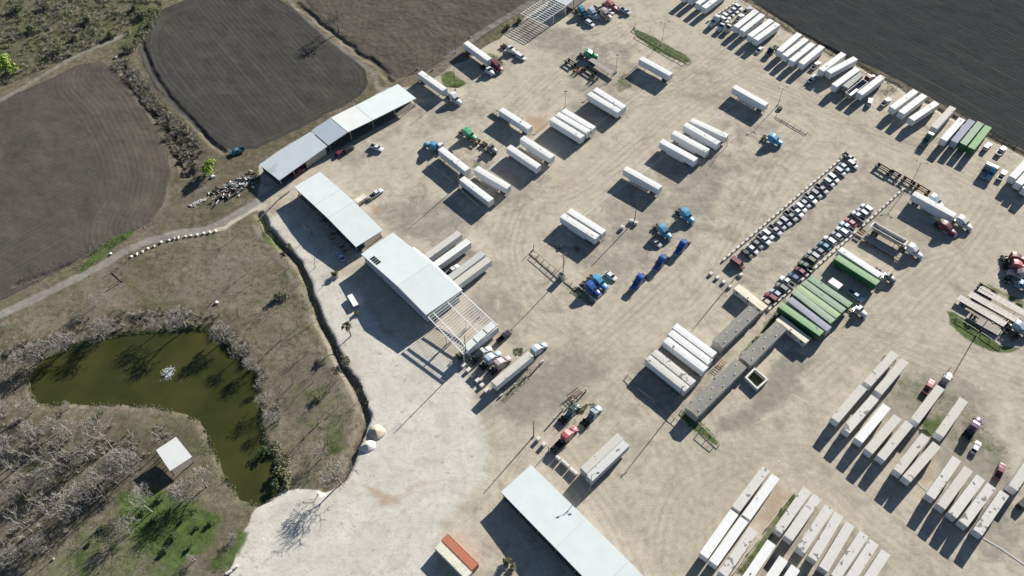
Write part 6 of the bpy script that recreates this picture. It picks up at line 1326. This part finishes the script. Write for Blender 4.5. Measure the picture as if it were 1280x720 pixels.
def ltree(p, s_, label, mat, tpl=LT, v=0, name='leafy_tree', cat='tree', group=None):
    tm, cm = tpl[v % len(tpl)]; c = at(*p); r = empty(name, (c.x, c.y, 0), R_.uniform(0,6.28), label, cat, group); r.scale = (s_,)*3
    o = bpy.data.objects.new('trunk', tm); COL.objects.link(o); o.parent = r
    o = bpy.data.objects.new('crown', cm); COL.objects.link(o); o.parent = r; o.material_slots[0].link = 'OBJECT'; o.material_slots[0].material = mat
ltree((261.5,217), 1.15, 'bright lime green tree between the two ploughed fields', L_LIME, v=0); ltree((9,92), 1.55, 'lime green tree at the left edge above the left field', L_LIME, v=1)
for i, (p, s_, m_, l) in enumerate([((352,372),1.3,L_OLIVE,'olive bush in the dry park left of the ditch'),((431,452),1.1,L_OLIVE,'olive bush on the white gravel edge below the palm like tree'),((446.5,392),.7,L_OLIVE,'small olive bush beside the long white crate'),((349,226),1.1,L_GREY,'grey bush at the lower left corner of the long shed'),
   ((244,208),1.4,L_GREY,'brown grey bush left of the lime green tree'),((236,196),1.3,L_GREY,'brown grey bush above the lime green tree'),((162,64),1.4,L_OLIVE,'olive bush where the ditch meets the upper track'),((178,22),1.5,L_GREEN,'dark green bush in the green corner at the top'),((170,12),1.3,L_GREEN,'dark green bush at the top edge beside the second field'),((186,34),1.1,L_OLIVE,'olive bush at the corner of the second field'),
   ((332,565),1.1,L_GREEN,'green bush on the right pond bank'),((350,590),1.2,L_OLIVE,'olive bush at the lower right corner of the pond'),((345,606),1.1,L_GREEN,'dark green bush at the bottom corner of the pond'),((396,500),.8,L_OLIVE,'small olive bush in the shade inside the ditch bend'),((418,345),1.1,L_OLIVE,'grey olive bush at the edge of the tyre shed shadow'),((362,310),1.0,L_OLIVE,'olive bush beside the upper ditch'),
   ((574,447),.9,L_GREEN,'dark green bush at the corner of the steel frame'),((632,703),1.0,L_OLIVE,'weedy bush between the orange container and the lower shed'),((640,712),.9,L_GREY,'grey bush beside the lower shed'),((897,428),.7,L_GREY,'grey shrub at the lower end of the upper mobile office'),((1241,366),.8,L_OLIVE,'olive bush on the green strip above the island'),((700,310),.6,L_GREY,'small grey shrub left of the wooden rails'),((722,312),.6,L_GREY,'small grey shrub above the wooden rails'),((635,36),1.0,L_GREEN,'dark green shrub beside the white truck at the field edge'),
   ((648,29),1.1,L_GREEN,'dark green shrub under the edge of the steel canopy'),((72,66),1.6,L_OLIVE,'yellowish tree in the woodland above the track'),((112,28),1.7,L_OLIVE,'yellowish tree in the middle of the woodland'),((40,40),1.6,L_GREEN,'grey green tree in the upper left woodland'),((22,14),1.6,L_GREEN,'grey green tree near the top left corner'),((140,45),1.4,L_OLIVE,'olive tree at the right side of the woodland'),((95,50),1.2,L_OLIVE,'olive bush just above the dark pool of shade'),((60,10),1.5,L_OLIVE,'olive tree at the top edge of the woodland')]):
    ltree(p, s_, l, m_, BU, i, 'bush' if 'bush' in l or 'shrub' in l else 'leafy_tree', 'bush' if 'bush' in l or 'shrub' in l else 'tree')
for i, p in enumerate(sorted(PATCH)): ltree(p, R_.uniform(.45,.8), f"low dark green bush, {ordn(i)} from the left on the bright green patch", L_GREEN, BU, i, 'bush', 'bush', 'low bushes on the green patch')
# palm like tree
c = at(438.9,420); r_ = empty('palm_tree', c, 0, 'dark palm like tree with a ragged star crown on the white gravel', 'palm tree'); m = MB(); m.tube([(0,0,-.3),(-.2,.1,3.4),(-.3,0,6.2)], [.22,.17,.15], 7); m.obj('trunk', BARKD, r_)
PALM = leafmat('palm_fronds', (.05, .055, .025), (.13, .12, .06))
for k in range(14):
    a = k*.45+R_.uniform(-.1,.1); L_ = R_.uniform(1.7,2.5); m = MB(); dirv = Vector((math.cos(a), math.sin(a), 0)); sd = Vector((-dirv.y, dirv.x, 0)); up = R_.uniform(.2,.9); pts = [Vector((-.3,0,6.2)) + dirv*L_*t + Vector((0,0,up*math.sin(t*2.4)-.9*t*t)) for t in (0,.25,.5,.75,1)]
    for i in range(4):
        w0, w1 = (.12,.34,.38,.26,.04)[i], (.12,.34,.38,.26,.04)[i+1]; m.q([pts[i]-sd*w0, pts[i+1]-sd*w1, pts[i+1]+Vector((0,0,.08)), pts[i]+Vector((0,0,.08))]); m.q([pts[i]+Vector((0,0,.08)), pts[i+1]+Vector((0,0,.08)), pts[i+1]+sd*w1, pts[i]+sd*w0])
    m.obj('frond', PALM, r_)
# ---- brush, weeds and grass nobody could count
def scatter(name, polys, n, proto, mat, smin, smax, seed, label, mask=None):
    r = np.random.RandomState(seed); V = []; Fc = []; b = 0
    pv = [np.array(p[0], float) for p in proto]; pf = [p[1] for p in proto]
    tot = 0
    for poly, frac in polys:
        P = atn(poly); lo, hi = P.min(0), P.max(0); k = 0; need = int(n*frac); tries = 0
        while k < need and tries < 40:
            tries += 1; q = lo + r.rand(need*2, 2)*(hi-lo); ins = (sdist(P, q[:, 0], q[:, 1]) < 0) & (sdist(PW, q[:, 0], q[:, 1]) > 1)
            cl = vnoise(q[:, 0]+1000, q[:, 1]+1000, 7, seed+5, 2) > .44; q = q[ins & cl][:need-k]; k += len(q)
            for (x, y) in q:
                j = r.randint(len(pv)); s_ = r.uniform(smin, smax); a = r.rand()*6.28; ca, sa = math.cos(a)*s_, math.sin(a)*s_
                p = pv[j]; V.append(np.stack([x + p[:, 0]*ca - p[:, 1]*sa, y + p[:, 0]*sa + p[:, 1]*ca, p[:, 2]*s_ - .05], 1)); Fc.append([tuple(i + b for i in f) for f in pf[j]]); b += len(p)
    V = np.concatenate(V); F_ = [f for g_ in Fc for f in g_]; me = bpy.data.meshes.new(name); me.from_pydata(V.tolist(), [], F_); me.materials.append(mat)
    o = bpy.data.objects.new(name, me); COL.objects.link(o); o['kind'] = 'stuff'; o['label'] = label; o['category'] = 'vegetation'; return o
def twig_proto(seed, n=26, r0=1.0):
    r = random.Random(seed); v = []; f = []
    for i in range(n):
        a = r.uniform(0, 6.28); t = r.uniform(.15, .95); L = r0*r.uniform(.6, 1.25); d = Vector((math.cos(a)*t, math.sin(a)*t, r.uniform(.45, 1))).normalized(); s_ = Vector((-d.y, d.x, 0)).normalized()*.045; b0 = Vector((r.uniform(-.3,.3), r.uniform(-.3,.3), 0)); b = len(v)
        v += [tuple(b0-s_), tuple(b0+s_), tuple(b0+d*L+s_*.5)]; f.append((b, b+1, b+2))
        for q in (.5, .75):
            p = b0 + d*L*q; e = (d + Vector((r.uniform(-1,1), r.uniform(-1,1), r.uniform(-.2,.8)))*.8).normalized(); b = len(v); v += [tuple(p-s_*.6), tuple(p+s_*.6), tuple(p+e*L*.45)]; f.append((b, b+1, b+2))
    return v, f
def leaf_proto(seed, n=40, r0=.9, sz=.16):
    r = random.Random(seed); v = []; f = []
    for i in range(n):
        d = Vector((r.gauss(0,1), r.gauss(0,1), abs(r.gauss(0,1)))).normalized(); p = Vector((d.x, d.y, d.z*.7))*r0*r.uniform(.5,1.0); u = Vector((r.gauss(0,1), r.gauss(0,1), r.gauss(0,1))).normalized()*sz; w_ = u.cross(d); b = len(v)
        v += [tuple(p-u), tuple(p+w_), tuple(p+u)]; f.append((b, b+1, b+2))
    return v, f
TWP = [twig_proto(s_) for s_ in range(4)]; LFP = [leaf_proto(s_+9) for s_ in range(4)]; TUFT = [leaf_proto(s_+50, 9, .35, .14) for s_ in range(4)]
WOOD = [(-30,118),(30,98),(75,76),(120,56),(155,40),(170,0),(120,-20),(0,-30),(-60,40)]
BAND = [(140,80),(160,72),(185,108),(214,142),(240,165),(258,190),(238,205),(212,185),(200,158),(180,126)]
BANK = [(0,440),(50,420),(120,390),(200,385),(270,392),(310,430),(345,480),(352,530),(325,520),(320,475),(290,435),(250,410),(200,410),(130,420),(60,440),(30,470),(0,500)]
SPIT = [(0,515),(40,525),(130,530),(200,530),(235,540),(200,560),(140,600),(110,640),(60,690),(0,720),(-40,640)]
BROWN = simple('brown_brush', (.20, .175, .135), .9)
GREYB = simple('grey_brush', (.30, .28, .24), .9)
scatter('bare_brush', [(WOOD,.34),(BAND,.24),(BANK,.22),(SPIT,.20)], 1100, TWP, GREYB, .7, 1.7, 3, 'grey leafless brush thickening the wood and pond banks')
scatter('brown_brush', [(WOOD,.4),(BAND,.3),(BANK,.15),(SPIT,.15)], 700, TWP, BROWN, .6, 1.5, 4, 'brown leafless brush along ditch, wood and banks')
scatter('green_brush', [(WOOD,.62),(BAND,.12),([(148,60),(165,30),(160,0),(205,0),(195,30),(170,60)],.2),([(325,545),(358,560),(360,612),(335,610)],.1),([(235,405),(280,415),(322,470),(316,480),(285,435),(250,412)],.1)], 1500, LFP, leafmat('olive_scrub', (.09,.10,.045), (.20,.19,.10)), .6, 2.0, 5, 'low olive green brush scattered through the wood')
scatter('grass_tufts', [(g_[0], .045) for g_ in GREEN], 7000, TUFT, leafmat('grass_green', (.06, .10, .025), (.12, .17, .05)), .3, .75, 6, 'short green grass and weeds in patches')
scatter('dry_weeds', [(PARK,.5),(BAND,.1),([(20,350),(150,290),(200,270),(160,310),(40,372)],.11)], 3500, TUFT, simple('straw', (.26,.23,.17), .9), .4, 1.0, 8, 'dry brown weeds on the rough ground')

RING = [(float(PW[i][0]), float(PW[i][1])) for i in range(len(PW))]
r = np.random.RandomState(44); V = []; Fc = []; b = 0; k = 0
lo, hi = PW.min(0) - 4, PW.max(0) + 4; q = lo + r.rand(60000, 2)*(hi-lo); dq = sdist(PW, q[:, 0], q[:, 1]); q = q[(dq > -.2) & (dq < 2.2)]; q = q[(vnoise(q[:, 0]+1000, q[:, 1]+1000, 5, 3, 2) > .40)][:2600]
for x, y in q:
    p = np.array(TUFT[r.randint(4)][0]); s_ = r.uniform(.5, 1.5); V.append(np.stack([x+p[:,0]*s_, y+p[:,1]*s_, p[:,2]*s_-.35], 1)); Fc += [tuple(i+b for i in f) for f in TUFT[0][1]]; b += len(p)
me = bpy.data.meshes.new('bank_grass'); me.from_pydata(np.concatenate(V).tolist(), [], Fc); me.materials.append(leafmat('bank_green', (.05,.075,.02), (.13,.15,.06))); o = bpy.data.objects.new('bank_grass', me); COL.objects.link(o); tag(o, 'fringe of green and brown grass along the waterline of the pond', 'grass', kind='stuff')
# scrap heap left of the long shed
r = random.Random(77); m = MB()
for i in range(170):
    x, y = r.gauss(0, 1), r.gauss(0, 1); px = 296 + x*13; py = 233 + y*4.5 - x*5.5; p = at(px, py); L_ = r.uniform(.25, 1.2); W_ = r.uniform(.1, .4); a = r.uniform(0, 3.14); z = r.uniform(0, .8); c_, s_ = math.cos(a), math.sin(a); mi = r.choice((0, 1, 1, 2, 3, 3))
    P = [(p.x + c_*u*L_ - s_*v*W_, p.y + s_*u*L_ + c_*v*W_, z + r.uniform(-.15, .15)) for u, v in ((-1,-1),(1,-1),(1,1),(-1,1))]; m.hexa(P + [(q[0], q[1], q[2]+r.uniform(.1,.5)) for q in P], mi)
o = m.obj('scrap_heap', [GREYCONC, DARK, RUST, STEEL]); tag(o, 'heap of pale rubble and scrap left of the long shed', 'scrap heap', kind='stuff')
m = MB(); r = random.Random(5)
for i in range(90):
    t = r.random(); px = 240+t*20 - 2 + r.gauss(0,1.5); py = 257-t*9 + r.gauss(0,1); p = at(px, py); s_ = r.uniform(.12,.3); m.box(p.x-s_, p.x+s_, p.y-s_*.7, p.y+s_*.7, -.1, s_)
o = m.obj('rubble_line', GREYCONC); tag(o, 'line of pale rubble beside the track', 'rubble', kind='stuff')
# retaining wall from the long shed and the park fence corner
rail([(325,274),(352,247),(362,240)], 'dark low kerb wall running to the tyre shed', h=.5, mat=WOODP, r=.18)
rail([(147,335),(159,347),(137,361)], 'dark cornered rail in the park beside the dirt track', h=1.0, mat=WOODP, r=.12)
# fountain
c = at(213.5,463,-.5); r_ = empty('pond_fountain', c, 0, 'white spraying fountain in the olive green pond', 'fountain'); FO = simple('water_spray', (.50,.54,.52), .4, var=.05, dirtamt=.0); rr = random.Random(9)
m = MB(); m.tube([(0,0,-.4),(0,0,.25)], .35, 10); m.obj('nozzle', DARK, r_)
for k in range(26):
    a = rr.uniform(0,6.28); d = rr.uniform(.3,1.4); h = rr.uniform(.6,1.6); pts = [(math.cos(a)*d*t, math.sin(a)*d*t, .2 + 4*h*t*(1-t)) for t in (0,.2,.4,.6,.8,1)]; m = m if k else MB(); m.tube(pts, [.03,.03,.035,.035,.03,.02], 3, caps=False)
m.obj('jet', FO, r_)
m = MB()
for k in range(420):
    a = rr.uniform(0,6.28); d = abs(rr.gauss(0,1.0)); x, y = math.cos(a)*d - abs(rr.gauss(0,.9))*.9, math.sin(a)*d - abs(rr.gauss(0,1.0))*1.1; s_ = rr.uniform(.03,.11); m.box(x-s_, x+s_, y-s_, y+s_, .01, .01+s_*.5)
m.obj('foam', FO, r_)
